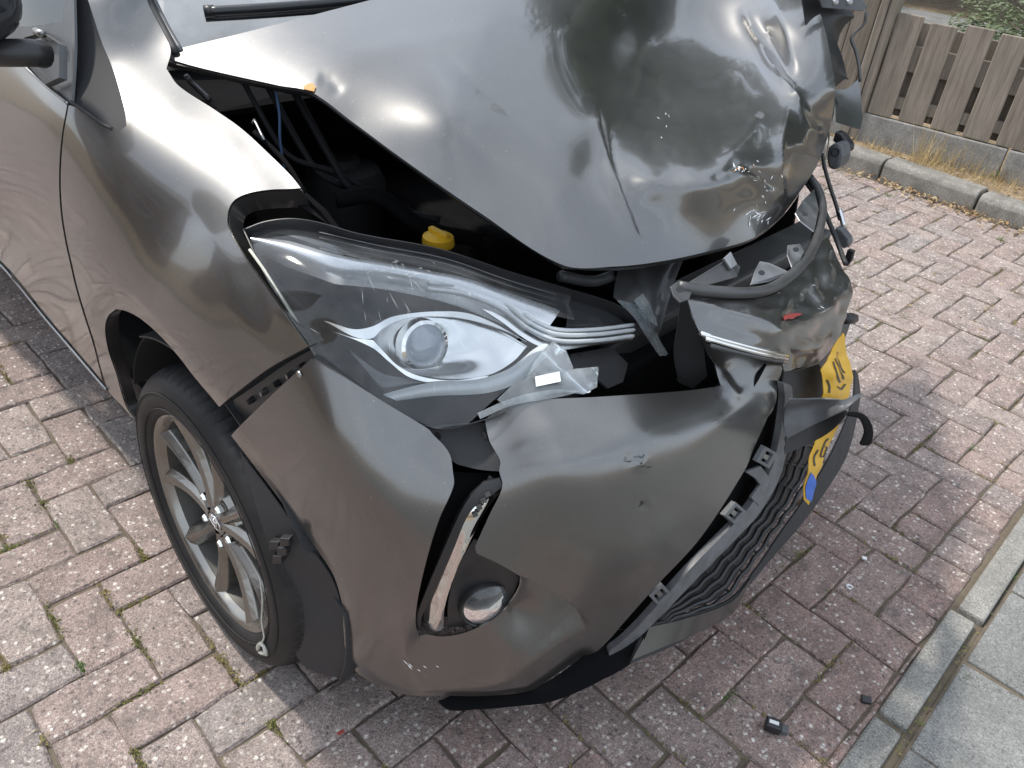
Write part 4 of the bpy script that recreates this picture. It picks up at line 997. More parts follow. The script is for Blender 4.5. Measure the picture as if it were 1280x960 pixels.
# fog lamp nest with chrome running-light strip
fog = empty('fog_lamp'); fog.parent = car
panel('nest', [(566, 585), (600, 590), (630, 600), (628, 615), (612, 650), (600, 690), (655, 715), (656, 740), (640, 774), (594, 800), (520, 808), (515, 784), (520, 745), (545, 650)], BUMP, M['bay'], fog, off=-0.050, thick=0.003)
def nest2(q): return -0.012 * np.exp(-(((q[:, 0] - 610) / 36) ** 2 + ((q[:, 1] - 757) / 36) ** 2) ** 2)
panel('fog_surround', [(596, 690), (626, 703), (652, 719), (655, 737), (640, 771), (594, 797), (557, 804), (560, 770), (574, 727)], BUMP, M['black'], fog, off=-0.027, disp=nest2, thick=0.003, step=5)
fc = BUMP.p(610, 757) + ray(610, 757) * 0.048; fnv = BUMP.normals(np.array([[609., 757.]]))[0] * 0.75 + np.array([0.45, -0.05, 0.10]); fnv /= np.linalg.norm(fnv)
fe = np.cross(fnv, [0, 0, 1.0]); fe /= np.linalg.norm(fe); fz = np.cross(fe, fnv)
put('fog_reflector', lathe_mesh('fog_reflector', [(0.0001, -0.014), (0.020, -0.010), (0.038, 0.0)], 26, fc, fnv, fe, fz), M['reflector'], fog, True)
put('fog_lens', lathe_mesh('fog_lens', [(0.0001, 0.012), (0.016, 0.011), (0.029, 0.007), (0.040, 0.0)], 26, fc, fnv, fe, fz), M['shard'], fog, True)
put('fog_ring', lathe_mesh('fog_ring', [(0.040, 0.001), (0.043, 0.003), (0.046, -0.002), (0.046, -0.014)], 26, fc, fnv, fe, fz), M['black'], fog, True)
strip = [(624, 613), (609, 632), (590, 645), (564, 701), (541, 750), (524, 787), (527, 801), (552, 803), (556, 769), (571, 727), (590, 688), (609, 649), (626, 621)]
def stripd(q):
    d, t, s = seg_dist(q, [(616, 622), (592, 672), (566, 730), (543, 798)]); return -0.0006 * d
panel('running_light_strip', strip, BUMP, M['chrome'], fog, off=-0.016, disp=stripd, step=4, thick=0.004)
panel('strip_frame', [(623, 600), (604, 604), (586, 630), (558, 690), (532, 748), (519, 785), (524, 800), (524, 787), (541, 750), (564, 701), (588, 647), (610, 628), (628, 612)], BUMP, M['black'], fog, off=-0.014, thick=0.010, step=5)
for k in range(4):
    x = 606 - k * 5; y = 620 + k * 9; slab('strip_clip', [BUMP.p(x, y, -0.009), BUMP.p(x + 6, y - 3, -0.009), BUMP.p(x + 8, y + 2, -0.009), BUMP.p(x + 2, y + 5, -0.009)], 0.006, M['dark_metal'], fog)
panel('bumper_bracket', [(538, 536), (560, 530), (606, 526), (612, 551), (625, 576), (622, 590), (600, 586), (575, 578), (560, 566), (545, 552)], BUMP, M['black_matte'], car, off=-0.020, thick=0.003, corner=20)
for bx, by in ((552, 543), (604, 541)):
    put('bracket_bolt', lathe_mesh('bracket_bolt', [(0.0001, 0.004), (0.005, 0.003), (0.006, 0.0)], 10, BUMP.p(bx, by, -0.015), BUMP.normals(np.array([[bx, by]], float))[0], np.array([1., 0, 0]), np.array([0, 0, 1.])), M['steel'], car, True)
panel('wing_bracket', [(272, 512), (300, 493), (340, 462), (384, 438), (389, 450), (345, 486), (310, 520), (290, 540), (278, 530)], SIDE, M['dark_metal'], car, off=-0.028, thick=0.003, corner=20)
for k in range(5):
    x = 298 + k * 16; y = 511 - k * 11.5
    put('bracket_clip', lathe_mesh('bracket_clip', [(0.0001, 0.006), (0.004, 0.005), (0.0052, -0.006)], 10, SIDE.p(x, y, -0.022), SIDE.normals(np.array([[x, y]], float))[0], np.array([1., 0, 0]), np.array([0, 0, 1.])), M['steel' if k % 2 else 'black'], car, True)

# ---- upper middle of the bumper, crushed, with the rolled bar above it
MID = Field([(859, 374, 'X', .565), (905, 374, 'X', .59), (962, 369, 'X', .605), (979, 357, 'X', .60), (1000, 343, 'X', .59), (1024, 309, 'X', .56), (1037, 298, 'X', .55), (1051, 329, 'X', .595), (1062, 360, 'X', .625), (1058, 388, 'X', .645), (1041, 432, 'X', .66), (1007, 458, 'X', .668), (979, 463, 'X', .668), (979, 412, 'X', .664), (979, 446, 'X', .667), (886, 430, 'X', .618), (920, 410, 'X', .628), (940, 385, 'X', .62), (1000, 400, 'X', .650), (1030, 370, 'X', .628), (1010, 370, 'X', .622), (1030, 410, 'X', .655)], 1e-3)
def mid_disp(q):
    e = ridge(q, [(862, 376), (910, 392), (950, 402), (979, 412)], 0.007, 7, 1.2) - ridge(q, [(880, 400), (930, 415), (975, 430)], 0.006, 12, 1.4)
    e += ridge(q, [(979, 412), (1010, 400), (1040, 380), (1058, 352)], 0.006, 9, 1.3) - ridge(q, [(985, 385), (1010, 372), (1035, 345)], 0.006, 9, 1.4)
    e += ridge(q, [(1012, 330), (1016, 360), (1025, 385), (1045, 380)], 0.006, 6, 1.3)
    e += ridge(q, [(980, 432), (1010, 436), (1036, 425)], 0.005, 6, 1.3)
    e -= bowl(q, 992, 392, 12, 10, 0.006) + bowl(q, 960, 380, 16, 6, 0.004)
    w = np.clip((q[:, 0] - 930) / 60.0, 0, 1)
    return e + w * 0.006 * fbm(q / 100.0, 4.2, 1.3, 2) + 0.001 * fbm(q / 100.0, 2.0, 6.0, 2)
mid = panel('bumper_middle', [(859, 374), (905, 376), (962, 370), (979, 358), (1000, 343), (1018, 320), (1026, 305), (1036, 294), (1044, 310), (1053, 329), (1062, 358), (1060, 388), (1048, 420), (1031, 446), (1007, 458), (979, 464), (978, 446), (930, 437), (886, 428), (874, 414), (866, 395)], MID, M['paint'], car, step=4, disp=mid_disp, thick=0.003, bstep=3)
mid['label'] = 'crumpled middle section of the bumper above the number plate'
def mp3(x, y, off=0.0):
    q = np.array([[x, y]], float); return MID.pts(q)[0] + MID.normals(q)[0] * (off + mid_disp(q)[0])
decal('red_smear', [(976, 398), (982, 394), (990, 392), (996, 391), (1001, 393), (995, 396), (990, 399), (984, 399), (978, 402)], mp3, M['red_mark'], mid, 0.004)
for k, (a_, b_, m_) in enumerate((((874, 417), (981, 443), 'chrome'), ((880, 423), (981, 447), 'chrome'), ((886, 432), (981, 451), 'gloss_black'))):
    tube('chrome_trim', [mp3(a_[0] + (b_[0] - a_[0]) * t, a_[1] + (b_[1] - a_[1]) * t + 1.5 * math.sin(t * 3.1), 0.003) for t in (0, .25, .5, .75, 1.0)], [0.0038] * 200, M[m_], mid, 8, 0.02)
scuff(1010, 375, 6, 20, 15, mp3, mid, M['white_mark'], (2, 7), 0.4, 0.8)
bar_pts = [at(848, 358, Z=.868), at(880, 363, Z=.858), at(930, 366, Z=.842), at(962, 361, Z=.832), at(990, 343, Z=.824), at(1010, 321, Z=.818), at(1022, 295, Z=.815), at(1028, 262, Z=.818), at(1023, 238, Z=.825), at(1012, 222, Z=.832)]
bar = tube('rolled_bar', bar_pts, 0.0088, M['dark_metal'], car, 12)
tube('bar_seal', [p + np.array([-0.008, 0.006, -0.012]) for p in bar_pts], 0.006, M['rubber'], bar, 8)
def tab(name, pts, zs, mat, par, thick=0.003):
    return slab(name, [at(x, y, Z=z_) for (x, y), z_ in zip(pts, zs)], thick, mat, par, 0.0015)
tab('bar_flange', [(838, 358), (846, 352), (858, 354), (866, 362), (862, 374), (850, 378), (842, 370)], [.872, .874, .870, .864, .858, .858, .864], M['dark_metal'], bar)
put('flange_hole', lathe_mesh('flange_hole', [(0.0001, 0.0), (0.006, 0.0)], 12, at(850, 362, Z=.873), np.array([0.4, -0.5, 0.75]), np.array([.8, .6, 0]), np.array([-.3, .4, .6])), M['black'], bar)
tab('bar_bracket', [(950, 326), (962, 328), (988, 340), (962, 352), (938, 356), (944, 338)], [.845, .842, .83, .828, .834, .842], M['steel'], bar)
tab('bar_bracket', [(985, 306), (1000, 304), (1006, 314), (1000, 326), (990, 334), (984, 318)], [.842, .838, .832, .828, .828, .838], M['steel'], bar)
tab('bar_bracket', [(1004, 250), (1018, 236), (1024, 262), (1018, 290), (1000, 276), (994, 266)], [.845, .838, .828, .822, .838, .845], M['steel'], bar)
for (x, y, z_) in ((952, 341, .848), (995, 312, .846), (1006, 268, .848)):
    put('bracket_hole', lathe_mesh('bracket_hole', [(0.0001, 0.0), (0.0055, 0.0)], 12, at(x, y, Z=z_), np.array([0.4, -0.4, 0.8]), np.array([.8, .6, 0]), np.array([-.3, .4, .6])), M['black'], bar)
# bent upper crossmember and latch plates in the gap under the bonnet
def gap_disp(q): return 0.010 * np.exp(-((q[:, 0] - 790) / 16) ** 2) + 0.012 * np.exp(-(seg_dist(q, [(846, 330), (826, 372), (812, 420)])[0] / 7) ** 1.4) + 0.002 * fbm(q / 100.0, 5, 2, 2)
GAPF = Field([(770, 333, 'X', .36), (850, 328, 'X', .40), (800, 420, 'X', .46), (860, 370, 'X', .47), (820, 440, 'X', .49), (760, 380, 'X', .40), (700, 350, 'X', .34)])
panel('bent_crossmember', [(772, 330), (800, 326), (856, 322), (846, 345), (836, 375), (826, 410), (818, 432), (806, 408), (790, 392), (766, 372)], GAPF, M['dark_metal'], car, disp=gap_disp, step=4, thick=0.002)
panel('latch_plate', [(850, 372), (862, 378), (878, 402), (880, 440), (884, 470), (866, 486), (848, 478), (842, 440), (848, 400)], Field([(850, 372, 'X', .535), (880, 440, 'X', .56), (860, 486, 'X', .55), (842, 440, 'X', .52)]), M['black_matte'], car, thick=0.002)
tab('latch_beam', [(862, 352), (905, 326), (912, 322), (926, 333), (922, 346), (872, 360)], [.852, .862, .862, .848, .842, .845], M['dark_metal'], car, 0.02)
tab('latch_beam', [(905, 322), (914, 314), (922, 330), (914, 336)], [.868, .872, .858, .856], M['steel'], car, 0.006)
# ---- lower grille, lip, clip rail, number plate, torn fin
def plan_x(y, x0=0.715): return x0 - 0.16 * y * y - 0.25 * max(0.0, abs(y) - 0.35)
lip_bot = [(1073, 470), (1075, 499), (1060, 566), (1035, 610), (1003, 654), (972, 690), (920, 749), (861, 797), (812, 832), (790, 838)]
LIP = Field([(861, 797, 'Z', .2), (920, 749, 'Z', .2), (972, 690, 'Z', .2), (1003, 654, 'Z', .2), (1035, 610, 'Z', .2), (1060, 566, 'Z', .2), (1075, 499, 'Z', .21), (800, 838, 'Z', .2), (740, 862, 'Z', .2), (790, 790, 'Z', .275), (850, 768, 'Z', .265), (915, 728, 'Z', .26), (965, 668, 'Z', .265), (1000, 620, 'Z', .275), (1040, 560, 'Z', .29), (1066, 500, 'Z', .30), (1070, 455, 'Z', .30)], 1e-3)
lip = panel('lower_lip', [(788, 830), (800, 800), (812, 782), (850, 772), (912, 750), (945, 712), (975, 668), (1003, 628), (1040, 566), (1066, 502), (1069, 462), (1073, 470), (1075, 499), (1060, 566), (1035, 610), (1003, 654), (972, 690), (920, 749), (861, 797)], LIP, M['black_matte'], car, thick=0.004, step=6)
panel('lip_paint', [(789, 824), (811, 783), (850, 774), (912, 752), (938, 722), (930, 740), (912, 768), (861, 795), (838, 804)], LIP, M['paint'], lip, off=0.0025, thick=0.002, step=6)
panel('undertray', [(548, 876), (570, 868), (612, 868), (660, 862), (695, 845), (735, 815), (768, 790), (790, 790), (812, 784), (800, 812), (788, 830), (740, 856), (690, 876), (640, 882), (600, 885), (562, 886)], Field([(530, 888, 'Z', .168), (612, 886, 'Z', .170), (680, 882, 'Z', .178), (740, 862, 'Z', .19), (790, 838, 'Z', .195), (800, 790, 'Z', .265), (740, 818, 'Z', .215), (612, 868, 'Z', .175), (540, 868, 'Z', .172)]), M['bay'], car, thick=0.006, step=8)
gr = empty('lower_grille'); gr.parent = car
rows = []
for yv in np.linspace(-0.5, 0.62, 16):
    x_ = plan_x(yv, 0.64); rows.append([(x_, yv, 0.16), (x_ - 0.01, yv, 0.35), (x_ - 0.03, yv, 0.56)])
loft('grille_backing', rows, M['black'], gr, thick=0.004)
# scuffed rail with its clips
rail_line = [(984, 478), (986, 499), (982, 539), (970, 590), (946, 634), (918, 665), (871, 713), (831, 756), (792, 796), (760, 822)]
RAIL = Field([(986, 478, 'X', .668), (986, 499, 'X', .672), (982, 539, 'X', .685), (970, 590, 'X', .698), (946, 634, 'X', .706), (918, 665, 'X', .71), (871, 713, 'X', .704), (831, 756, 'X', .69), (792, 796, 'X', .668), (760, 822, 'X', .645), (940, 600, 'X', .690), (900, 660, 'X', .698), (1000, 560, 'X', .685)], 1e-3)
L = catmull(rail_line, False, 6, 170); A = np.array(L); T = np.gradient(A, axis=0); T /= np.linalg.norm(T, axis=1)[:, None]; Nn = np.stack([-T[:, 1], T[:, 0]], 1)
kk = np.linspace(0, 1, len(A)); wd = 4.5 + 3.0 * np.sin(kk * 3.14)
poly = [tuple(p) for p in (A + Nn * wd[:, None])[::2]] + [tuple(p) for p in (A - Nn * wd[:, None])[::-2]]
lip_top = [(1066, 505), (1056, 535), (1040, 570), (1022, 602), (1003, 632), (975, 672), (945, 716), (912, 758), (850, 780), (806, 800)]
GRB = Field([(986, 499, 'X', .668), (982, 539, 'X', .680), (970, 590, 'X', .692), (946, 634, 'X', .700), (918, 665, 'X', .704), (871, 713, 'X', .698), (831, 756, 'X', .684), (800, 790, 'X', .664), (1066, 505, 'Z', .30), (1040, 570, 'Z', .285), (1003, 632, 'Z', .27), (945, 716, 'Z', .258), (850, 780, 'Z', .262)], 1e-3)
panel('grille_frame', [(988, 486), (1030, 500), (1066, 503)] + lip_top[1:] + [(795, 806), (800, 790), (831, 756), (871, 713), (918, 665), (946, 634), (970, 590), (982, 539)], GRB, M['black'], gr, off=-0.028, thick=0.004, corner=60)
RA = catmull([(990, 505), (984, 545), (972, 592), (950, 634), (922, 666), (874, 714), (834, 758), (806, 788)], False, 8, 170); LB = catmull(lip_top, False, 8, 170)
for t_ in (0.16, 0.34, 0.52, 0.70, 0.88):
    pts = []
    for i in range(26):
        u = i / 25; a_ = np.array(RA[int(u * (len(RA) - 1))]); b_ = np.array(LB[int(u * (len(LB) - 1))]); c_ = a_ * (1 - t_) + b_ * t_
        pts.append(GRB.p(c_[0], c_[1], -0.012 + (0.004 if i % 2 else 0.0)))
    tube('grille_slat', pts, 0.0042, M['black'], gr, 6, 0.02)
for i in range(2, 26, 2):
    u = i / 26; a_ = np.array(RA[int(u * (len(RA) - 1))]); b_ = np.array(LB[int(u * (len(LB) - 1))])
    tube('grille_bar', [GRB.p(*(a_ * .92 + b_ * .08), -0.014), GRB.p(*(a_ * .5 + b_ * .5), -0.014), GRB.p(*(a_ * .08 + b_ * .92), -0.014)], 0.003, M['black'], gr, 6, 0.03)
rail = panel('grille_rail', poly, RAIL, M['rail'], gr, step=4, thick=0.012, corner=60)
inner = [tuple(p) for p in (A + Nn * (wd * -1.0)[:, None])[::3]]
for cx, cy, a_ in ((957, 571, -1.05), (917, 641, -0.85), (824, 742, -0.75)):
    ca, sa = math.cos(a_), math.sin(a_)
    def R2(u, v): return (cx + u * ca - v * sa, cy + u * sa + v * ca)
    for (u0, v0, u1, v1) in ((-11, -9, 11, -5), (-11, 5, 11, 9), (-11, -5, -7, 5), (7, -5, 11, 5)):
        slab('clip_frame', [RAIL.p(*R2(u0, v0), 0.004), RAIL.p(*R2(u1, v0), 0.004), RAIL.p(*R2(u1, v1), 0.004), RAIL.p(*R2(u0, v1), 0.004)], 0.010, M['rail'], gr, 0.001)
    slab('clip_tongue', [RAIL.p(*R2(-3, -3), 0.001), RAIL.p(*R2(3, -3), 0.001), RAIL.p(*R2(3, 3), 0.001), RAIL.p(*R2(-3, 3), 0.001)], 0.006, M['steel'], gr)
slab('rail_tab', [RAIL.p(x, y, 0.002) for x, y in ((932, 590), (950, 582), (962, 598), (962, 612), (948, 632), (938, 622), (950, 606), (944, 598))], 0.006, M['rail'], gr, 0.001)
panel('rail_backing', [(978, 462), (968, 478), (956, 512), (935, 560), (926, 582), (868, 668), (812, 728), (772, 773), (752, 800), (790, 806), (840, 760), (882, 718), (928, 670), (958, 636), (982, 592), (994, 540), (998, 490)], RAIL, M['bay'], gr, off=-0.030, thick=0.003)
# number plate, folded, under the middle section
PLATE = Field([(1053, 418, 'X', .668), (1063, 470, 'X', .700), (1045, 470, 'X', .700), (1027, 470, 'X', .690), (1042, 545, 'X', .722), (1024, 540, 'X', .715), (1029, 577, 'X', .728), (1012, 577, 'X', .724), (1009, 631, 'X', .735), (1004, 620, 'X', .733)], 1e-3)
def plate_disp(q): return 0.006 * fbm(q / 100.0, 4.5, 9.0, 2) + ridge(q, [(1030, 455), (1043, 480), (1048, 500)], 0.006, 6, 1.3) - ridge(q, [(1050, 440), (1055, 470)], 0.005, 6, 1.3)
plate = panel('number_plate', [(1053, 416), (1060, 440), (1064, 470), (1058, 500), (1042, 545), (1029, 577), (1016, 612), (1010, 631), (1004, 624), (1007, 600), (1012, 577), (1018, 558), (1024, 530), (1027, 500), (1027, 476), (1024, 462), (1034, 447), (1045, 430)], PLATE, M['plate'], car, step=3.5, disp=plate_disp, thick=0.0015, bstep=3)
plate['label'] = 'crumpled yellow number plate with blue band'
def pp(x, y, off=0.0015):
    q = np.array([[x, y]], float); return PLATE.pts(q)[0] + PLATE.normals(q)[0] * (off + plate_disp(q)[0])
panel('plate_blue_band', [(1008, 602), (1012, 590), (1018, 596), (1019, 606), (1012, 626), (1006, 622)], PLATE, M['plate_blue'], plate, off=0.0016, disp=plate_disp, step=3, thick=0.0006)
def stroke(pts, w):
    A = np.array(catmull(pts, False, 2.5, 60)); T = np.gradient(A, axis=0); T /= np.linalg.norm(T, axis=1)[:, None] + 1e-9; n_ = np.stack([-T[:, 1], T[:, 0]], 1)
    V = []; F = []
    for a, b in zip(A, n_): V += [tuple(pp(*(a + b * w / 2))), tuple(pp(*(a - b * w / 2)))]
    for i in range(len(A) - 1): F.append((2*i, 2*i+1, 2*i+3, 2*i+2))
    return put('plate_character', mesh('plate_character', V, F), M['plate_ink'], plate)
stroke([(1031, 474), (1035, 482), (1033, 490)], 2.2); stroke([(1038, 452), (1042, 466), (1050, 478)], 2.2); stroke([(1042, 448), (1048, 462), (1053, 474)], 1.8)
stroke([(1047, 440), (1051, 452), (1055, 466)], 1.8); stroke([(1044, 482), (1050, 486), (1056, 480)], 1.8)
stroke([(1035, 548), (1030, 553), (1027, 562), (1026, 571), (1030, 571), (1034, 560), (1031, 558)], 1.8); stroke([(1022, 562), (1018, 574), (1017, 582)], 1.8)
# torn air-dam fin and dangling strip
FIN = Field([(987, 500, 'X', .690), (1078, 493, 'X', .775), (1060, 512, 'X', .775), (985, 545, 'X', .705), (1020, 520, 'X', .730)], 1e-3)
def fin_disp(q): return -0.012 * np.exp(-(seg_dist(q, [(990, 518), (1060, 502)])[0] / 9) ** 2)
panel('torn_fin', [(987, 499), (1030, 500), (1060, 496), (1078, 491), (1076, 496), (1050, 514), (1015, 532), (984, 548), (980, 530)], FIN, M['grey_plastic'], car, step=4, disp=fin_disp, thick=0.003)
panel('torn_fin', [(984, 549), (1015, 533), (1050, 515), (1066, 514), (1050, 528), (1028, 546), (1000, 562), (982, 570)], FIN, M['black'], car, step=4, off=-0.012, thick=0.003)
o = loft('dangling_strip', [[tuple(at(x, y, X=.765)), tuple(at(x2, y2, X=.775)), ] for (x, y), (x2, y2) in (((1058, 513), (1060, 519)), ((1070, 513), (1070, 519)), ((1082, 516), (1078, 523)), ((1091, 526), (1080, 530)), ((1095, 540), (1083, 540)), ((1092, 556), (1079, 550)), ((1088, 558), (1073, 559)))], M['bay'], car, thick=0.007); o.modifiers.new('sub', 'SUBSURF').render_levels = 2
panel('air_dam', [(980, 466), (1008, 460), (1024, 455), (1030, 470), (1030, 498), (990, 499), (978, 484)], Field([(980, 466, 'X', .655), (1024, 455, 'X', .655), (1030, 498, 'X', .672), (978, 484, 'X', .665)]), M['black_matte'], car, thick=0.003)
tube('side_tab', [at(1056, 398, X=.64), at(1067, 398, X=.64)], 0.011, M['black'], car, 6, 1.0)

# ---- wheel, tyre, arch liner
whl = empty('wheel', (0, -0.8, 0.3)); whl.parent = car; WO = Vector((0, -0.8, 0.3))
st_ = math.radians(-2.6); fwd = np.array([math.cos(st_), math.sin(st_), 0]); outv = np.array([math.sin(st_), -math.cos(st_), 0]); upv = np.array([0, 0, 1.0]); wc = np.array([0.0, 0.0, 0.0])
def wput(name, me, mat, smooth=True): return put(name, me, mat, whl, smooth)
tp = [(0.214, -0.010), (0.217, 0.004), (0.224, 0.010), (0.240, 0.0155), (0.255, 0.0165), (0.270, 0.012), (0.282, 0.003), (0.290, -0.008), (0.2945, -0.020), (0.297, -0.034), (0.2985, -0.060), (0.299, -0.062), (0.292, -0.0635), (0.292, -0.0685), (0.299, -0.070), (0.2995, -0.098), (0.2925, -0.0995), (0.2925, -0.1055), (0.2995, -0.107), (0.299, -0.134), (0.292, -0.136), (0.292, -0.141), (0.2985, -0.143), (0.296, -0.168), (0.290, -0.190), (0.270, -0.206), (0.240, -0.208), (0.214, -0.195)]
def tread(s, i):
    if 7 <= i <= 10: return (-0.0065 if s % 4 == 0 else (-0.003 if s % 4 == 2 else 0)) * (0.6 if i == 7 else 1.0)
    if 14 <= i <= 23 and s % 4 == 1: return -0.004
    return 0
wput('tyre', lathe_mesh('tyre', tp, 288, wc, outv, fwd, upv, tread), M['tyre'])
for rr, ww in ((0.232, 0.0150), (0.262, 0.0165)):
    wput('sidewall_rib', lathe_mesh('sidewall_rib', [(rr - 0.0012, ww - 0.001), (rr, ww + 0.0008), (rr + 0.0012, ww - 0.001)], 96, wc, outv, fwd, upv), M['tyre'])
wput('rim', lathe_mesh('rim', [(0.2175, -0.008), (0.2185, 0.002), (0.2155, 0.0045), (0.211, 0.003), (0.206, -0.004), (0.203, -0.010), (0.201, -0.014)], 120, wc, outv, fwd, upv), M['alloy'])
wput('rim_barrel', lathe_mesh('rim_barrel', [(0.201, -0.0145), (0.196, -0.05), (0.190, -0.12), (0.195, -0.17)], 96, wc, outv, fwd, upv), M['alloy_dark'])
wput('brake_disc', lathe_mesh('brake_disc', [(0.05, -0.085), (0.128, -0.085), (0.130, -0.09), (0.130, -0.105)], 64, wc, outv, fwd, upv), M['brake'])
wput('wheel_barrel_back', lathe_mesh('wheel_barrel_back', [(0.0001, -0.125), (0.195, -0.125)], 48, wc, outv, fwd, upv), M['black'])
wput('brake_caliper', lathe_mesh('brake_caliper', [(0.10, -0.06), (0.145, -0.06), (0.15, -0.11)], 64, wc, outv, fwd, upv), M['black']); 
cal = bpy.data.objects['brake_caliper'].data; bm = bmesh.new(); bm.from_mesh(cal)
bmesh.ops.delete(bm, geom=[f for f in bm.faces if not (f.calc_center_median().x < -0.03 and abs(f.calc_center_median().z) < 0.09)], context='FACES'); bm.to_mesh(cal); bm.free()
def spoke_mesh(a0, sgn):
    """one blade of a twin spoke: raised ridge, bevelled flanks, curving out to the rim"""
    rows = []
    for k in range(9):
        t = k / 8; r = 0.030 + t * 0.183
        an = a0 + sgn * (0.25 + 0.02 * t + 0.03 * t * t)
        hw = 0.0150 - 0.0010 * math.sin(t * math.pi) + 0.0085 * max(0, t - 0.55) / 0.45
        w_ = -0.012 - 0.010 * math.sin(t * math.pi * 0.9) + 0.012 * t
        er = fwd * math.cos(an) + upv * math.sin(an); et = -fwd * math.sin(an) + upv * math.cos(an)
        c = er * r
        sect = [(-1.25 * hw, -0.040 + w_), (-hw, -0.010 + w_), (-hw * 0.45 * 1, 0.0 + w_), (sgn * hw * 0.25, 0.0035 + w_), (hw * 0.45, 0.0 + w_), (hw, -0.010 + w_), (1.25 * hw, -0.040 + w_)]
        rows.append([tuple(c + et * u + outv * v) for u, v in sect])
    V = [p for r in rows for p in r]; n = 7; F = []
    for i in range(8):
        for j in range(6): F.append((i*n+j, i*n+j+1, (i+1)*n+j+1, (i+1)*n+j))
    return mesh('spoke', V, F)
for k in range(5):
    for sgn in (-1, 1):
        o = wput('spoke', spoke_mesh(math.radians(100 + 72 * k), sgn), M['alloy'], False); bevel(o, 0.0016, 2, 20)
wput('hub', lathe_mesh('hub', [(0.0001, -0.016), (0.030, -0.016), (0.033, -0.018), (0.052, -0.019), (0.066, -0.022), (0.072, -0.034)], 60, wc, outv, fwd, upv), M['alloy'])
wput('hub_cap', lathe_mesh('hub_cap', [(0.0001, -0.0105), (0.016, -0.011), (0.026, -0.0125), (0.0285, -0.016)], 40, wc, outv, fwd, upv), M['steel'])
def ell(name, cx, cy, rx, ry, w_):
    pts = [fwd * (cx + rx * math.cos(t)) + upv * (cy + ry * math.sin(t)) + outv * w_ for t in np.linspace(0, 2 * math.pi, 30)]
    return put(name, tube_mesh(name, pts, 0.0016, 6, False), M['chrome'], whl, True)
ell('emblem_ring', 0, 0, 0.021, 0.0145, -0.0090); ell('emblem_ring', 0, 0.0012, 0.0065, 0.0130, -0.0085); ell('emblem_ring', 0, 0.0070, 0.0125, 0.0055, -0.0080)
for k in range(5):
    an = math.radians(100 + 72 * k + 36); c = (fwd * math.cos(an) + upv * math.sin(an)) * 0.050
    wput('wheel_nut', lathe_mesh('wheel_nut', [(0.0001, -0.004), (0.006, -0.005), (0.0085, -0.010), (0.009, -0.024)], 6, c, outv, fwd, upv), M['chrome'], False)
    wput('nut_recess', lathe_mesh('nut_recess', [(0.0098, -0.0205), (0.0135, -0.0185), (0.0145, -0.021)], 20, c, outv, fwd, upv), M['alloy_dark'])
an = -1.95; c = (fwd * math.cos(-1.0) + upv * math.sin(-1.0))
# string and putty hanging from the rim
tube('hanging_string', [at(325, 722, Y=-.812) - np.array(WO), at(328, 750, Y=-.818) - np.array(WO), at(327, 778, Y=-.822) - np.array(WO), at(330, 796, Y=-.826) - np.array(WO), at(325, 806, Y=-.828) - np.array(WO)], 0.0018, M['putty'], whl, 6)
tube('string_clump', [at(322, 812, Y=-.829) - np.array(WO), at(325, 804, Y=-.829) - np.array(WO), at(330, 808, Y=-.829) - np.array(WO), at(333, 818, Y=-.829) - np.array(WO), at(324, 815, Y=-.829) - np.array(WO)], [0.003, 0.0045, 0.0035, 0.003, 0.004] * 20, M['putty'], whl, 6)
rows = []
for an in np.radians(np.linspace(-32, 163, 40)):
    R_ = 0.350 + (0.03 if an < 0.2 else 0); yo = -0.775 if an < math.radians(25) else (-0.80 if an < math.radians(120) else -0.765)
    rows.append([(R_ * math.cos(an) + 0.0, yv, max(0.12, 0.315 + R_ * math.sin(an))) for yv in np.linspace(yo, -0.48, 8)])
liner = loft('arch_liner', rows, M['liner'], car, thick=0.003)
rows = [[(0.0, -0.50, 0.30)] * 40, [(0.36 * math.cos(a), -0.49, max(0.12, 0.315 + 0.36 * math.sin(a))) for a in np.radians(np.linspace(-32, 200, 40))]]
loft('arch_inner_wall', rows, M['black_matte'], liner)
panel('liner_flap', [(300, 566), (318, 588), (345, 625), (380, 675), (404, 706), (418, 730), (428, 765), (430, 805), (436, 842), (425, 848), (400, 842), (380, 832), (362, 804), (350, 760), (340, 700), (322, 640)], Field([(300, 566, 'Y', -.806), (345, 625, 'Y', -.797), (404, 706, 'Y', -.780), (430, 805, 'Y', -.768), (436, 842, 'Y', -.762), (376, 824, 'Y', -.800), (352, 760, 'Y', -.812), (342, 700, 'Y', -.814), (326, 640, 'Y', -.814), (385, 740, 'Y', -.792)]), M['liner'], liner, thick=0.003)
for k, (x, y) in enumerate(((342, 682), (352, 690), (346, 700), (355, 678))):
    slab('liner_clip', [at(x - 6, y - 5, Y=-.822), at(x + 6, y - 4, Y=-.816), at(x + 6, y + 5, Y=-.816), at(x - 6, y + 6, Y=-.822)], 0.012, M['black'], liner, 0.002)

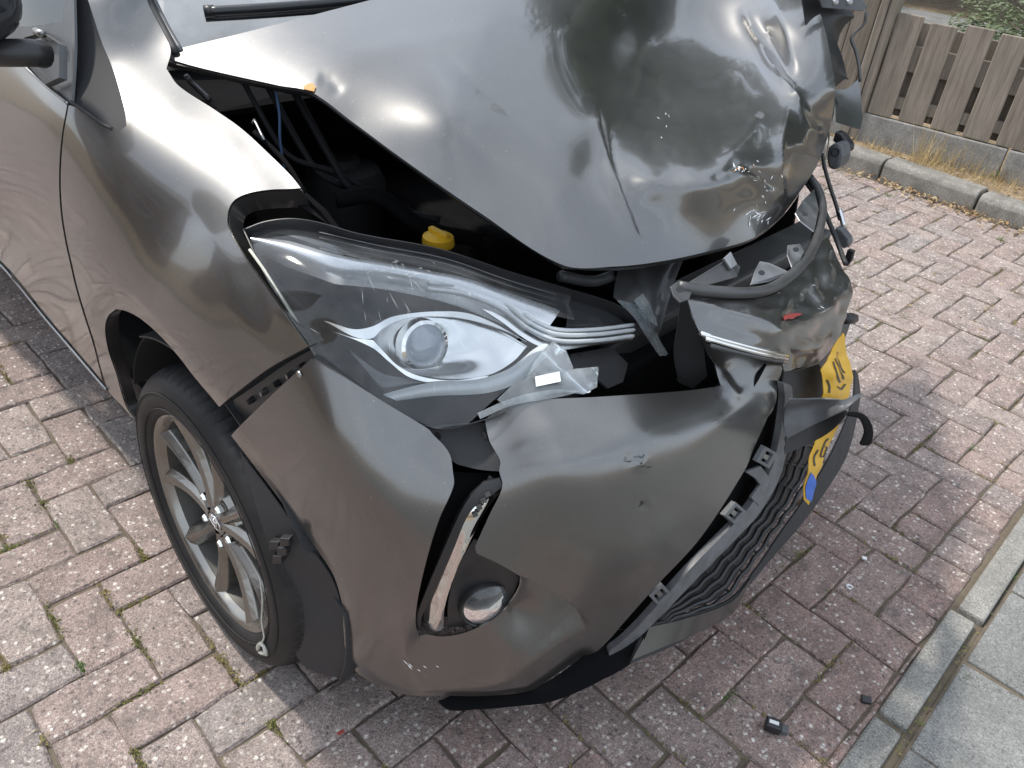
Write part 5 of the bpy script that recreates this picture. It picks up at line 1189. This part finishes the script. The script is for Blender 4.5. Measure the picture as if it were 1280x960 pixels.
# ---- engine bay behind the broken front
bay = empty('engine_bay'); bay.parent = car
slab('inner_wing', [(-0.36, -0.60, 0.99), (0.10, -0.60, 0.90), (0.30, -0.60, 0.80), (0.34, -0.60, 0.45), (-0.36, -0.60, 0.45)], 0.01, M['bay'], bay)
slab('inner_wing', [(-0.36, 0.62, 0.97), (0.10, 0.62, 0.86), (0.30, 0.62, 0.74), (0.34, 0.62, 0.45), (-0.36, 0.62, 0.45)], 0.01, M['bay'], bay)
put('bulkhead', box_mesh('bulkhead', (-0.40, -0.60, 0.40), (-0.36, 0.60, 0.97)), M['bay'], bay)
put('bay_floor', box_mesh('bay_floor', (-0.40, -0.60, 0.30), (0.50, 0.60, 0.34)), M['bay'], bay)
bevel(put('engine_cover', box_mesh('engine_cover', (-0.25, -0.28, 0.60), (0.16, 0.30, 0.78)), M['bay'], bay), 0.03, 3)
bevel(put('battery', box_mesh('battery', (-0.18, 0.34, 0.55), (0.10, 0.56, 0.75)), M['bay'], bay), 0.01, 2)
bevel(put('radiator', box_mesh('radiator', (0.42, -0.42, 0.30), (0.47, 0.50, 0.66)), M['bay'], bay), 0.008, 2)
bevel(put('radiator_support', box_mesh('radiator_support', (0.36, -0.52, 0.655), (0.44, 0.55, 0.70)), M['dark_metal'], bay), 0.008, 2)
put('inner_front_wall', box_mesh('inner_front_wall', (0.30, -0.60, 0.30), (0.33, -0.30, 0.64)), M['bay'], bay)
bevel(put('crash_beam', box_mesh('crash_beam', (0.50, -0.50, 0.42), (0.56, 0.52, 0.53)), M['dark_metal'], bay), 0.01, 2)
cc_ = at(548, 300, X=.155); caps = empty('washer_cap', tuple(cc_)); caps.parent = bay
tube('cap_neck', [(0, 0, -0.10), (0, 0, 0)], [0.022, 0.022], M['black'], caps, 16, 1)
put('cap_lid', lathe_mesh('cap_lid', [(0.0001, 0.012), (0.020, 0.012), (0.026, 0.008), (0.028, -0.006), (0.026, -0.010)], 24, np.array([0, 0, 0.0]), np.array([0.15, -0.25, .95]), np.array([1., 0, 0]), np.array([0, 1., 0])), M['yellow_cap'], caps, True)
bevel(put('cap_grip', box_mesh('cap_grip', (-0.022, -0.006, 0.008), (0.022, 0.006, 0.018)), M['yellow_cap'], caps), 0.003, 2)
tube('bay_hose', [at(318, 165, X=-.05), at(345, 190, X=.0), at(362, 210, X=.04), at(380, 240, X=.08)], 0.004, M['bay'], bay, 8)
tube('bay_hose', [at(315, 155, X=-.06), at(318, 150, X=-.06), at(330, 175, X=-.02)], 0.0025, M['steel'], bay, 6)
tube('bay_hose', [at(420, 250, X=.02), at(470, 245, X=.05), at(530, 285, X=.10), at(600, 300, X=.15)], 0.014, M['bay'], bay, 10)
tube('bay_hose', [at(600, 290, X=.1), at(660, 310, X=.2), at(720, 350, X=.27), at(760, 360, X=.30)], 0.012, M['bay'], bay, 10)
tube('bay_hose', [at(700, 345, X=.33), at(740, 352, X=.35), at(765, 345, X=.36)], 0.010, M['grey_plastic'], bay, 10)
for k, (x0, y0, X0) in enumerate(((330, 150, -.10), (365, 165, -.08), (400, 175, -.04))):
    tube('wiring_loom', [at(x0 - 40, y0 - 75, X=X0 - .08), at(x0 + 18, y0 + 30, X=X0 + .02), at(x0 + 40, y0 + 50 + 6 * k, X=X0 + .05), at(x0 + 90, y0 + 66 + 10 * k, X=X0 + .08), at(x0 + 150, y0 + 100, X=X0 + .14)], 0.0045 + 0.001 * k, M['bay_hose'], bay, 8)
tube('blue_cable', [at(340, 90, X=-.08), at(349, 140, X=-.06), at(350, 175, X=-.05), at(356, 215, X=-.04)], 0.0025, M['cable_blue'], bay, 6)
put('strut_tower', lathe_mesh('strut_tower', [(0.0001, 0.03), (0.03, 0.03), (0.035, 0.015), (0.07, 0.01), (0.085, -0.02), (0.09, -0.2)], 28, at(430, 215, Z=.80), np.array([0., 0, 1]), np.array([1., 0, 0]), np.array([0, 1., 0])), M['black_matte'], bay, True)
bevel(put('fuse_box', box_mesh('fuse_box', (-0.02, -0.56, 0.66), (0.14, -0.42, 0.74)), M['black_matte'], bay), 0.01, 2)
for k in range(3):
    tube('wiring_loom', [at(770 + 20 * k, 430, X=.42), at(790 + 18 * k, 450 + 8 * k, X=.44), at(830 + 12 * k, 470, X=.46), at(870, 478 - 5 * k, X=.48)], 0.0035, M['black_matte'], bay, 8)
bevel(put('headlight_motor', box_mesh('headlight_motor', (0.36, -0.36, 0.66), (0.42, -0.28, 0.72)), M['black_matte'], bay), 0.008, 2)
tube('hinge_link', [at(232, 95, Y=-.61), at(240, 104, Y=-.60), at(262, 125, Y=-.59)], 0.005, M['dark_metal'], bay, 8)
panel('gutter', [(212, 82), (236, 100), (290, 158), (330, 200), (372, 234), (400, 262), (370, 240), (320, 205), (268, 150), (220, 105)], SIDE, M['bay'], bay, off=-0.03, thick=0.003)

# ---- far side: torn wing, lamp remains, cable
far = [((1018, -12), .62), ((1068, -8), .78), ((1082, 15), .80), ((1080, 28), .80), ((1068, 40), .79), ((1063, 50), .785), ((1068, 62), .79), ((1073, 85), .79), ((1074, 102), .79), ((1060, 110), .76), ((1043, 114), .66), ((1030, 60), .60)]
FARF = Field([(x, y, 'Y', v) for (x, y), v in far] + [(1055, 60, 'Y', .70)], 1e-3)
panel('far_arch_liner', [p for p, v in far], FARF, M['black'], car, step=6, off=-0.03, thick=0.003)
farw = panel('far_wing', [(1042, 112), (1058, 111), (1074, 98), (1076, 120), (1078, 148), (1075, 162), (1062, 158), (1046, 152)], Field([(1042, 112, 'Y', .74), (1074, 98, 'Y', .84), (1078, 150, 'Y', .78), (1046, 152, 'Y', .66)]), M['paint_dusty'], car, step=5, thick=0.002)
tube('far_wing_edge', [FARF.p(x, y, 0.002) for x, y in ((1082, 15), (1080, 28), (1068, 40), (1063, 50), (1068, 62), (1073, 85), (1074, 102))], 0.004, M['dark_metal'], farw, 8)
panel('far_wing_top', [(1016, -20), (1066, -14), (1083, 10), (1078, 14), (1052, 12), (1026, 10)], FARF, M['dark_metal'], farw, off=0.004, thick=0.003)
for x in (1040, 1058):
    put('wing_bolt', lathe_mesh('wing_bolt', [(0.0001, 0.003), (0.006, 0.002), (0.008, 0)], 12, FARF.p(x, 4, 0.008), np.array([.5, -.75, .4]), np.array([.8, .5, 0]), np.array([-.2, .3, .9])), M['steel'], farw, True)
fl = empty('far_headlight_remains'); fl.parent = car
def chunk(name, pts, Yv, th, mat, par, bv=0.004): return slab(name, [at(x, y, Y=Yv) for x, y in pts], th, mat, par, bv)
chunk('lamp_socket', [(1034, 184), (1044, 178), (1052, 182), (1053, 196), (1050, 208), (1042, 214), (1034, 210), (1032, 196)], .62, 0.05, M['grey_plastic'], fl, 0.008)
chunk('lamp_arm', [(1040, 176), (1044, 164), (1052, 168), (1062, 182), (1061, 190), (1054, 193), (1050, 184)], .66, 0.03, M['black'], fl)
put('socket_ring', lathe_mesh('socket_ring', [(0.007, 0.0), (0.009, 0.003), (0.011, 0.0)], 16, at(1044, 190, Y=.615), np.array([.5, -.8, .3]), np.array([.8, .5, 0]), np.array([-.2, .3, .9])), M['black'], fl, True)
tube('cable', [at(1028, 192, Y=.57), at(1031, 210, Y=.56), at(1038, 235, Y=.55), at(1045, 256, Y=.54), at(1050, 275, Y=.53)], 0.0042, M['black'], fl, 8)
tube('cable_sleeve', [at(1049, 262, Y=.535), at(1052, 272, Y=.53), at(1055, 284, Y=.525)], 0.0058, M['reflector'], fl, 10)
chunk('cable_plug', [(1044, 284), (1052, 288), (1060, 298), (1061, 306), (1054, 312), (1048, 304), (1042, 294)], .50, 0.025, M['grey_plastic'], fl)
chunk('plug_tip', [(1059, 312), (1067, 314), (1064, 326), (1058, 334), (1055, 324)], .50, 0.012, M['black'], fl, 0.002)
tube('far_trim_edge', [at(1014, 220, Z=.80), at(1030, 262, Z=.77), at(1044, 296, Z=.755), at(1057, 330, Z=.74)], 0.005, M['rubber'], fl, 8)
chunk('amber_scrap', [(1026, 204), (1030, 200), (1032, 208), (1028, 212)], .6, 0.01, M['putty'], fl, 0.001)

# ---- the rest of the body, out of the photograph's frame
ring = [(-.735, .24), (-.80, .33), (-.832, .55), (-.838, .75), (-.815, .93), (-.79, .99)]
def stations(xs, pts, name, mat, mirror=False):
    rows = []
    for x_, k, top in xs:
        rows.append([(x_, (y_ * k) * (-1 if mirror else 1), z_ * top) for y_, z_ in pts])
    return loft(name, rows, mat, car, thick=0.003)
xs_r = [(-1.455, 1.0, 1.0), (-1.9, 1.0, 1.01), (-2.5, 1.0, 1.02), (-2.9, .96, 1.04), (-3.1, .86, 1.05)]
xs_l = [(0.18, .93, .93), (0.0, .98, .98), (-0.35, 1.0, 1.0), (-0.9, 1.0, 1.0)] + xs_r
stations(xs_r, ring, 'rear_body_side', M['paint']); stations(xs_l, ring, 'far_body_side', M['paint'], True)
cab = [(-.79, .99), (-.755, 1.10), (-.69, 1.25), (-.61, 1.385)]
stations([(-1.0, 1.0, 1.0), (-1.5, 1.0, 1.01), (-2.2, 1.0, 1.01), (-2.85, .97, 1.0), (-3.05, .9, .95)], cab, 'cabin_side_glass', M['gloss_black']); stations([(-0.55, 1.0, .98), (-1.0, 1.0, 1.0), (-1.5, 1.0, 1.01), (-2.2, 1.0, 1.01), (-2.85, .97, 1.0), (-3.05, .9, .95)], cab, 'cabin_side_glass', M['gloss_black'], True)
rf = [(-.61, 1.385), (-.55, 1.43), (-.35, 1.465), (0, 1.475), (.35, 1.465), (.55, 1.43), (.61, 1.385)]
stations([(-1.04, .9, .985), (-1.2, 1.0, 1.0), (-1.7, 1.0, 1.015), (-2.3, 1.0, 1.01), (-2.9, .97, .97)], rf, 'roof', M['paint'])
for s_ in (-1, 1):
    tube('front_pillar', [(-0.40, .655 * s_, 1.03), (-0.62, .64 * s_, 1.16), (-0.85, .60 * s_, 1.29), (-1.12, .55 * s_, 1.405)], 0.035, M['paint'], car, 10, 0.05)
rows = [[(-2.9, y_, 1.40), (-3.08, y_, 1.05), (-3.14, y_, .75), (-3.12, y_, .40), (-3.0, y_, .25)] for y_ in (-.62, -.3, 0, .3, .62)]
loft('tailgate', rows, M['paint'], car, thick=0.003)
put('underbody', box_mesh('underbody', (-3.0, -0.66, 0.17), (0.28, 0.66, 0.24)), M['black_matte'], car)
put('cabin_floor', box_mesh('cabin_floor', (-2.9, -0.70, 0.245), (-0.42, 0.70, 0.30)), M['interior'], car)
bevel(put('dashboard', box_mesh('dashboard', (-0.95, -0.66, 0.72), (-0.44, 0.66, 0.965)), M['interior'], car), 0.04, 3)
for s_ in (-1, 1):
    bevel(put('seat_back', box_mesh('seat_back', (-1.75, .35 * s_ - .24, 0.4), (-1.60, .35 * s_ + .24, 1.15)), M['interior'], car), 0.05, 3)
for wx, wy in ((0.0, 0.74), (-2.51, -0.74), (-2.51, 0.74)):
    s_ = 1 if wy > 0 else -1
    put('wheel', lathe_mesh('wheel', [(0.0001, 0.03), (0.20, 0.05), (0.215, 0.08), (0.25, 0.095), (0.285, 0.085), (0.299, 0.06), (0.299, -0.06), (0.285, -0.085), (0.2, -0.09)], 64, np.array([wx, wy, 0.3]), np.array([0, s_, 0.0]), np.array([1.0, 0, 0]), np.array([0, 0, 1.0])), M['tyre'], car, True)
# ------------------------------------------------------------------ small things on the ground
plug = tag(empty('plastic_plug', tuple(at(966, 912, Z=0.0))), 'small black plastic plug with pale print lying on the bricks near the edging', 'debris')
pr_ = math.radians(25)
o = put('plug_body', box_mesh('plug_body', (-0.018, -0.012, 0.002), (0.012, 0.012, 0.022)), M['black'], plug); o.rotation_euler = (0, 0, pr_); bevel(o, 0.003, 2)
o = put('plug_neck', box_mesh('plug_neck', (0.0125, -0.009, 0.004), (0.026, 0.009, 0.017)), M['grey_plastic'], plug); o.rotation_euler = (0, 0, pr_); bevel(o, 0.002, 2)
o = put('plug_print', box_mesh('plug_print', (-0.012, -0.004, 0.0222), (0.006, 0.004, 0.0226)), M['white_mark'], plug); o.rotation_euler = (0, 0, pr_)
for k, (x, y) in enumerate(((1062, 734), (1080, 698))):
    p = at(x, y, Z=0.004)
    if k == 0:
        pts = [p + np.array([0.007 * math.cos(t), 0.006 * math.sin(t), 0.001]) for t in np.linspace(0.5, 5.6, 9)]
        tag(put('plastic_ring', tube_mesh('plastic_ring', pts, 0.0022, 6), M['white_mark'], None, True), 'tiny open white plastic ring on the shaded bricks', 'debris')
    else:
        o = put('white_chip', box_mesh('white_chip', (-0.006, -0.004, 0), (0.006, 0.004, 0.004)), M['white_mark']); o.location = tuple(p); o.rotation_euler = (0.1, 0.1, 0.6); bevel(o, 0.001)
        tag(o, 'tiny white chip of plastic on the shaded bricks beyond the ring', 'debris')
p = at(1082, 876, Z=0.004)
o = put('black_scrap', box_mesh('black_scrap', (-0.010, -0.008, 0), (0.010, 0.008, 0.008)), M['black']); o.location = tuple(p); o.rotation_euler = (0.1, 0, 0.5); bevel(o, 0.002); tag(o, 'black plastic scrap at the end of the edging stone', 'debris')
p = at(426, 916, Z=0.004)
o = put('red_chip', box_mesh('red_chip', (-0.007, -0.003, 0), (0.007, 0.003, 0.003)), M['red_mark']); o.location = tuple(p); o.rotation_euler = (0.05, 0, 1.4); bevel(o, 0.001); tag(o, 'small red chip on the bricks under the front bumper corner', 'debris')

# ------------------------------------------------------------------ plants
def blades(name, specs, mat, parent=None, kind='stuff'):
    """specs: list of (base, direction, length, width, bend, tint)"""
    V = []; F = []; Tn = []
    for b, d, ln, w, bend, t in specs:
        d = np.array(d, float); d /= np.linalg.norm(d); s = np.cross(d, [0, 0, 1.0]); ns = np.linalg.norm(s); s = s / ns if ns > 1e-6 else np.array([1.0, 0, 0])
        k0 = len(V); n = 3
        for i in range(n + 1):
            u = i / n; c = np.array(b) + d * ln * u + np.array([0, 0, -1.0]) * bend * ln * u * u
            ww = w * (1 - u) * 0.5 + 0.0002
            V += [c + s * ww, c - s * ww]; Tn += [t, t]
        for i in range(n): F.append((k0 + 2*i, k0 + 2*i + 1, k0 + 2*i + 3, k0 + 2*i + 2))
    me = mesh(name, V, F); a = me.attributes.new('tint', 'FLOAT', 'POINT'); a.data.foreach_set('value', Tn)
    o = put(name, me, mat, parent)
    if kind: tag(o, kind=kind)
    return o
def flecks(name, specs, mat, parent=None, kind='stuff'):
    """specs: (centre, normal-ish, radius, tint): little curled leaves"""
    V = []; F = []; Tn = []
    for c, n_, r, t in specs:
        n_ = Vector(n_).normalized(); a = n_.orthogonal().normalized(); a.rotate(Matrix.Rotation(rnd.uniform(0, 6.28), 3, n_)); b = n_.cross(a); c = Vector(c); k0 = len(V)
        V += [c + a * r, c + b * r * 0.45 + n_ * r * 0.25, c - a * r, c - b * r * 0.45 + n_ * r * 0.25]; Tn += [t] * 4
        F += [(k0, k0+1, k0+2), (k0, k0+2, k0+3)]
    me = mesh(name, V, F); a = me.attributes.new('tint', 'FLOAT', 'POINT'); a.data.foreach_set('value', Tn)
    o = put(name, me, mat, parent, False)
    if kind: tag(o, kind=kind)
    return o
pr = random.Random(17)
specs = []
for (a, b, la, lb, ctr) in bricks:
    if ctr[0] < -2.5 or ctr[1] < -1.6 and ctr[0] < -1.5: continue
    x, y, d = proj((ctr[0], ctr[1], 0))
    if d < 0.2 or not (-80 < x < 1360 and -20 < y < 1040): continue
    if -0.72 < ctr[1] < 0.6 and ctr[0] < 0.55: continue
    left = ctr[1] < -0.5
    for (p, q) in ((grid_xy(a, b), grid_xy(a + la, b)), (grid_xy(a, b), grid_xy(a, b + lb))):
        along_b = abs((q - p) @ EB) > abs((q - p) @ EA)
        dens = (0.75 if along_b else 0.30) if left else (0.35 if ctr[1] < 1.0 else 0.45)
        if pr.random() > dens: continue
        c0 = pr.random(); span = pr.uniform(0.15, 0.5); L_ = np.linalg.norm(q - p); hue = pr.random()
        for k in range(int((330 if left else 170) * span * L_ / 0.21)):
            t = min(1, max(0, c0 + pr.gauss(0, span / 2))); s = p + (q - p) * t
            specs.append(((s[0] + pr.gauss(0, 0.0052), s[1] + pr.gauss(0, 0.0052), pr.uniform(-0.006, 0.0032)), (pr.gauss(0, .6), pr.gauss(0, .6), 1), pr.uniform(0.0016, 0.0052), min(1, max(0, hue * 0.7 + pr.uniform(0, 0.35)))))
flecks('joint_moss', specs, M['moss'], None)
specs = []
for k in range(240):                                # moss and grit along the edging
    y = pr.uniform(-0.3, 1.3); specs.append(((1.083 + pr.gauss(0, 0.004), y, pr.uniform(-0.006, 0.003)), (pr.gauss(0, .5), pr.gauss(0, .5), 1), pr.uniform(0.0015, 0.005), pr.random()))
flecks('edging_moss', specs, M['moss'], None)
gs = []
for cx, cy, n, h in ((97, 835, 34, .016), (560 / 6.0 + 8, 832, 20, .015), (238, 758, 26, .010), (70, 655, 26, .012), (1262, 718, 40, .022), (1212, 845, 24, .014), (8, 685, 24, .016), (912, 870, 24, .016), (1215, 560, 30, .02), (1130, 395, 30, .02), (1250, 300, 50, .03), (1110, 245, 40, .03), (1075, 330, 20, .02), (1180, 340, 30, .02)):
    c = at(cx, cy, Z=0.0)
    for k in range(n): gs.append(((c[0] + pr.gauss(0, .008), c[1] + pr.gauss(0, .008), -0.006), (pr.gauss(0, .6), pr.gauss(0, .6), 1), h * pr.uniform(.5, 1.3), 0.0022, pr.uniform(0, .5), pr.random()))
blades('joint_grass', gs, M['green'])
# dry grass on the soil strip and leaf litter along the kerb
gs = []
def kerb_xy(s, n_): p = KC + KD * s + KN * n_; return p
def kerb_s(px, py, z_): p = at(px, py, Z=z_); return float((p[:2] - KC) @ KD), float((p[:2] - KC) @ KN)
for cx, cy, n, h, sp in ((1150, 205, 60, .24, .03), (1165, 200, 50, .26, .04), (1185, 205, 40, .22, .05), (1215, 215, 50, .17, .06), (1110, 190, 40, .10, .06), (1080, 180, 30, .08, .05), (1250, 225, 50, .12, .06), (1275, 230, 40, .12, .05), (1170, 210, 70, .12, .09), (1240, 230, 60, .10, .10)):
    c = at(cx, cy, Z=0.1)
    for k in range(n): gs.append(((c[0] + pr.gauss(0, sp), c[1] + pr.gauss(0, sp * .6), 0.08), (pr.gauss(0, .32), pr.gauss(0, .32), 1), h * pr.uniform(.4, 1.2), 0.0026, pr.uniform(0, .35), pr.random()))
for k in range(900):
    s = pr.uniform(-1.2, 1.6); p = kerb_xy(s, pr.uniform(0.13, 0.36)); gs.append(((p[0], p[1], 0.085), (pr.gauss(0, .8), pr.gauss(0, .8), 1), pr.uniform(.015, .06), 0.003, pr.uniform(0, .4), pr.random()))
for cx, cy, n, h in ((1180, 240, 50, .09), (1200, 252, 50, .08), (1165, 232, 40, .07), (1208, 262, 30, .07), (1240, 275, 24, .05)):
    c = at(cx, cy, Z=0.0)
    for k in range(n): gs.append(((c[0] + pr.gauss(0, .03), c[1] + pr.gauss(0, .02), 0.0), (pr.gauss(0, .7), pr.gauss(0, .5) - .2, 1), h * pr.uniform(.4, 1.3), 0.0024, pr.uniform(0, .4), pr.random()))
blades('dry_grass', gs, M['dry_grass'])
lv = []
for k in range(360):
    s = pr.gauss(0.10, 0.30); n_ = -abs(pr.gauss(0, 0.06)) - 0.004; p = kerb_xy(s, n_); lv.append(((p[0], p[1], pr.uniform(0.003, 0.02)), (pr.gauss(0, .5), pr.gauss(0, .5), 1), pr.uniform(0.006, 0.019), pr.random()))
for k in range(420):
    s = pr.uniform(-1.0, 1.5); p = kerb_xy(s, pr.uniform(0.12, 0.33)); lv.append(((p[0], p[1], pr.uniform(0.088, 0.10)), (pr.gauss(0, .5), pr.gauss(0, .5), 1), pr.uniform(0.005, 0.016), pr.random()))
for k in range(90):
    p = at(pr.uniform(1070, 1280), pr.uniform(240, 420), Z=0); lv.append(((p[0], p[1], 0.004), (pr.gauss(0, .4), pr.gauss(0, .4), 1), pr.uniform(0.003, 0.010), pr.random()))
flecks('leaf_litter', lv, M['litter'])
# broad-leaved weeds at the kerb: each one a plant
def weed(name, px, py, n, ln, w, label, z0=0.0):
    c = at(px, py, Z=z0); r = empty(name, tuple(c)); tag(r, label, 'plant')
    for k in range(n):
        a = k * 2.4 + pr.uniform(-.3, .3); el = pr.uniform(0.5, 1.1); L_ = ln * pr.uniform(.7, 1.2); V = []; F = []
        d = np.array([math.cos(a) * math.cos(el), math.sin(a) * math.cos(el), math.sin(el)]); s = np.array([-math.sin(a), math.cos(a), 0]); nrm = np.cross(s, d)
        for i in range(7):
            u = i / 6; c0 = d * L_ * u - np.array([0, 0, 1]) * 0.35 * L_ * u * u; ww = w * math.sin(math.pi * min(1, 0.12 + u * 0.88)) ** 0.8
            V += [c0 + s * ww + nrm * ww * 0.3, c0, c0 - s * ww + nrm * ww * 0.3]
        for i in range(6):
            for j in range(2): F.append((3*i+j, 3*i+j+1, 3*i+j+4, 3*i+j+3))
        me = mesh('leaf', V, F); tt = pr.random(); at2 = me.attributes.new('tint', 'FLOAT', 'POINT'); at2.data.foreach_set('value', [tt] * len(V))
        put('leaf', me, M['green'], r, True)
    return r
weed('weed', 1090, 213, 9, .085, .014, 'broad-leaved green weed at the foot of the kerb beside the far wing')
weed('weed', 1128, 228, 6, .075, .011, 'small pale green weed among the dry leaves at the kerb')
weed('weed', 1245, 222, 8, .085, .006, 'green grassy tuft on the soil strip by the plinth joint', 0.09)
weed('weed', 1262, 280, 6, .04, .006, 'tiny green weed at the foot of the right kerb stone')
# shrubs behind the fence
def shrub(label, c, rx, ry, rz, n, mat, seed, leaf=0.02):
    r = random.Random(seed); root = empty('shrub', tuple(c)); tag(root, label, 'shrub', 'shrubs behind the fence'); sp = []
    lobes = [(r.gauss(0, rx * .5), r.gauss(0, ry * .5), rz * r.uniform(.3, .75), r.uniform(.25, .5)) for _ in range(14)]
    for k in range(n):
        lx, ly, lz, lr = r.choice(lobes); v = Vector((r.gauss(0, 1), r.gauss(0, 1), r.gauss(0, 1))).normalized() * (r.random() ** .4) * lr * min(rx, rz)
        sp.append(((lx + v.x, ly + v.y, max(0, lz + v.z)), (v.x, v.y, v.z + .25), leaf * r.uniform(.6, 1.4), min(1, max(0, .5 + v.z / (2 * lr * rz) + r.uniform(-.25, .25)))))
    flecks('foliage', sp, mat, root, None)
    for k in range(7):
        a = r.uniform(0, 6.28); put('stem', tube_mesh('stem', [(0, 0, 0), (math.cos(a) * rx * .25, math.sin(a) * ry * .25, rz * .35), (math.cos(a) * rx * .5, math.sin(a) * ry * .5, rz * .7)], [0.012, 0.008, 0.004], 6), M['bark'], root, True)
    return root
def fpt(u, n_): p = FC + FD * u + FN * n_; return (p[0], p[1], 0.05)
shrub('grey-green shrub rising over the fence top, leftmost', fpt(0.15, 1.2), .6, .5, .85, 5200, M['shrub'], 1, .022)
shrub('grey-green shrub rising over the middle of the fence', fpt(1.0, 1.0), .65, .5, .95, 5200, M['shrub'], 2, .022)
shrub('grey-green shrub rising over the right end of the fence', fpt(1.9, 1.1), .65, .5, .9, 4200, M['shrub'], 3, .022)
tag(put('garden_path', mesh('garden_path', [(-4, 4.6, .12), (4, 5.2, .12), (4, 9, .12), (-4, 8.4, .12)], [(0, 1, 2, 3)]), M['slab']), kind='structure')
# trees that stand outside the frame and show in the paint
def tree(label, x, y, h, cr_, seed):
    r = random.Random(seed); root = empty('tree', (x, y, 0)); tag(root, label, 'tree', 'garden trees reflected in the bonnet')
    put('trunk', tube_mesh('trunk', [(0, 0, 0), (0.05, 0.03, h * .25), (-.05, .05, h * .5), (0, 0, h * .85)], [.16, .13, .09, .03], 10), M['bark'], root, True)
    lobes = [(r.gauss(0, cr_ * .5), r.gauss(0, cr_ * .5), h * r.uniform(.16, .95), r.uniform(.4, .65) * cr_) for _ in range(26)]; sp = []
    for lx, ly, lz, lr in lobes:
        put('limb', tube_mesh('limb', [(0, 0, lz * .6), (lx * .5, ly * .5, lz * .8), (lx, ly, lz)], [.06, .04, .015], 6), M['bark'], root, True)
    for k in range(9000):
        lx, ly, lz, lr = r.choice(lobes); v = Vector((r.gauss(0, 1), r.gauss(0, 1), r.gauss(0, .8))).normalized() * (r.random() ** .4) * lr
        sp.append(((lx + v.x, ly + v.y, lz + v.z), (v.x, v.y, v.z + .4), r.uniform(.12, .30), min(1, max(0, .5 + r.uniform(-.5, .5)))))
    flecks('crown', sp, M['tree'], root, None)
for k, (x, y, h, c_) in enumerate(((-7.0, 11.2, 9.4, 2.7), (-3.6, 12.0, 10.2, 2.9), (0.2, 12.6, 9.0, 2.7), (3.8, 13.2, 9.6, 2.7))):
    tree(('garden tree beyond the fence, number %s from the left, outside the frame' % ('first', 'second', 'third', 'fourth')[k]).replace('number ', ''), x, y, h, c_, 40 + k)

# a house across the way, outside the frame, whose front shows as a dark mass in the wing
house = tag(empty('brick_house', (-3.0, -8.6, 0)), 'dark brick terraced house across the paving, seen only in the paint', 'house')
M['brick'] = simple('dark_brick', (0.16, 0.085, 0.06), 0.85, var=0.35, vscale=60, bumpd=0.01, bscale=40)
M['roof_tile'] = simple('grey_roof_tile', (0.10, 0.095, 0.09), 0.7, var=0.3, vscale=25)
M['frame_white'] = simple('white_window_frame', (0.72, 0.72, 0.70), 0.5)
put('wall', box_mesh('wall', (-7.0, -4.0, 0.0), (4.2, 0.0, 5.4)), M['brick'], house)
put('roof', mesh('roof', [(-7.3, 0.35, 5.2), (4.5, 0.35, 5.2), (4.5, -2.0, 7.6), (-7.3, -2.0, 7.6), (-7.3, -4.35, 5.2), (4.5, -4.35, 5.2)], [(0, 1, 2, 3), (3, 2, 5, 4), (0, 3, 4), (1, 5, 2)]), M['roof_tile'], house)
for wx, wz, ww, wh in ((-6.0, 1.0, 2.0, 1.4), (-2.2, 1.0, 2.0, 1.4), (1.6, 1.0, 2.0, 1.4), (-6.0, 3.4, 1.5, 1.2), (-2.2, 3.4, 1.5, 1.2), (1.6, 3.4, 1.5, 1.2)):
    f = put('window', box_mesh('window', (wx, 0.002, wz), (wx + ww, 0.05, wz + wh)), M['frame_white'], house)
    put('pane', box_mesh('pane', (wx + 0.07, 0.052, wz + 0.07), (wx + ww - 0.07, 0.06, wz + wh - 0.07)), M['gloss_black'], f)
put('door', box_mesh('door', (-3.5, 0.002, 0.05), (-2.6, 0.06, 2.15)), M['gloss_black'], house)
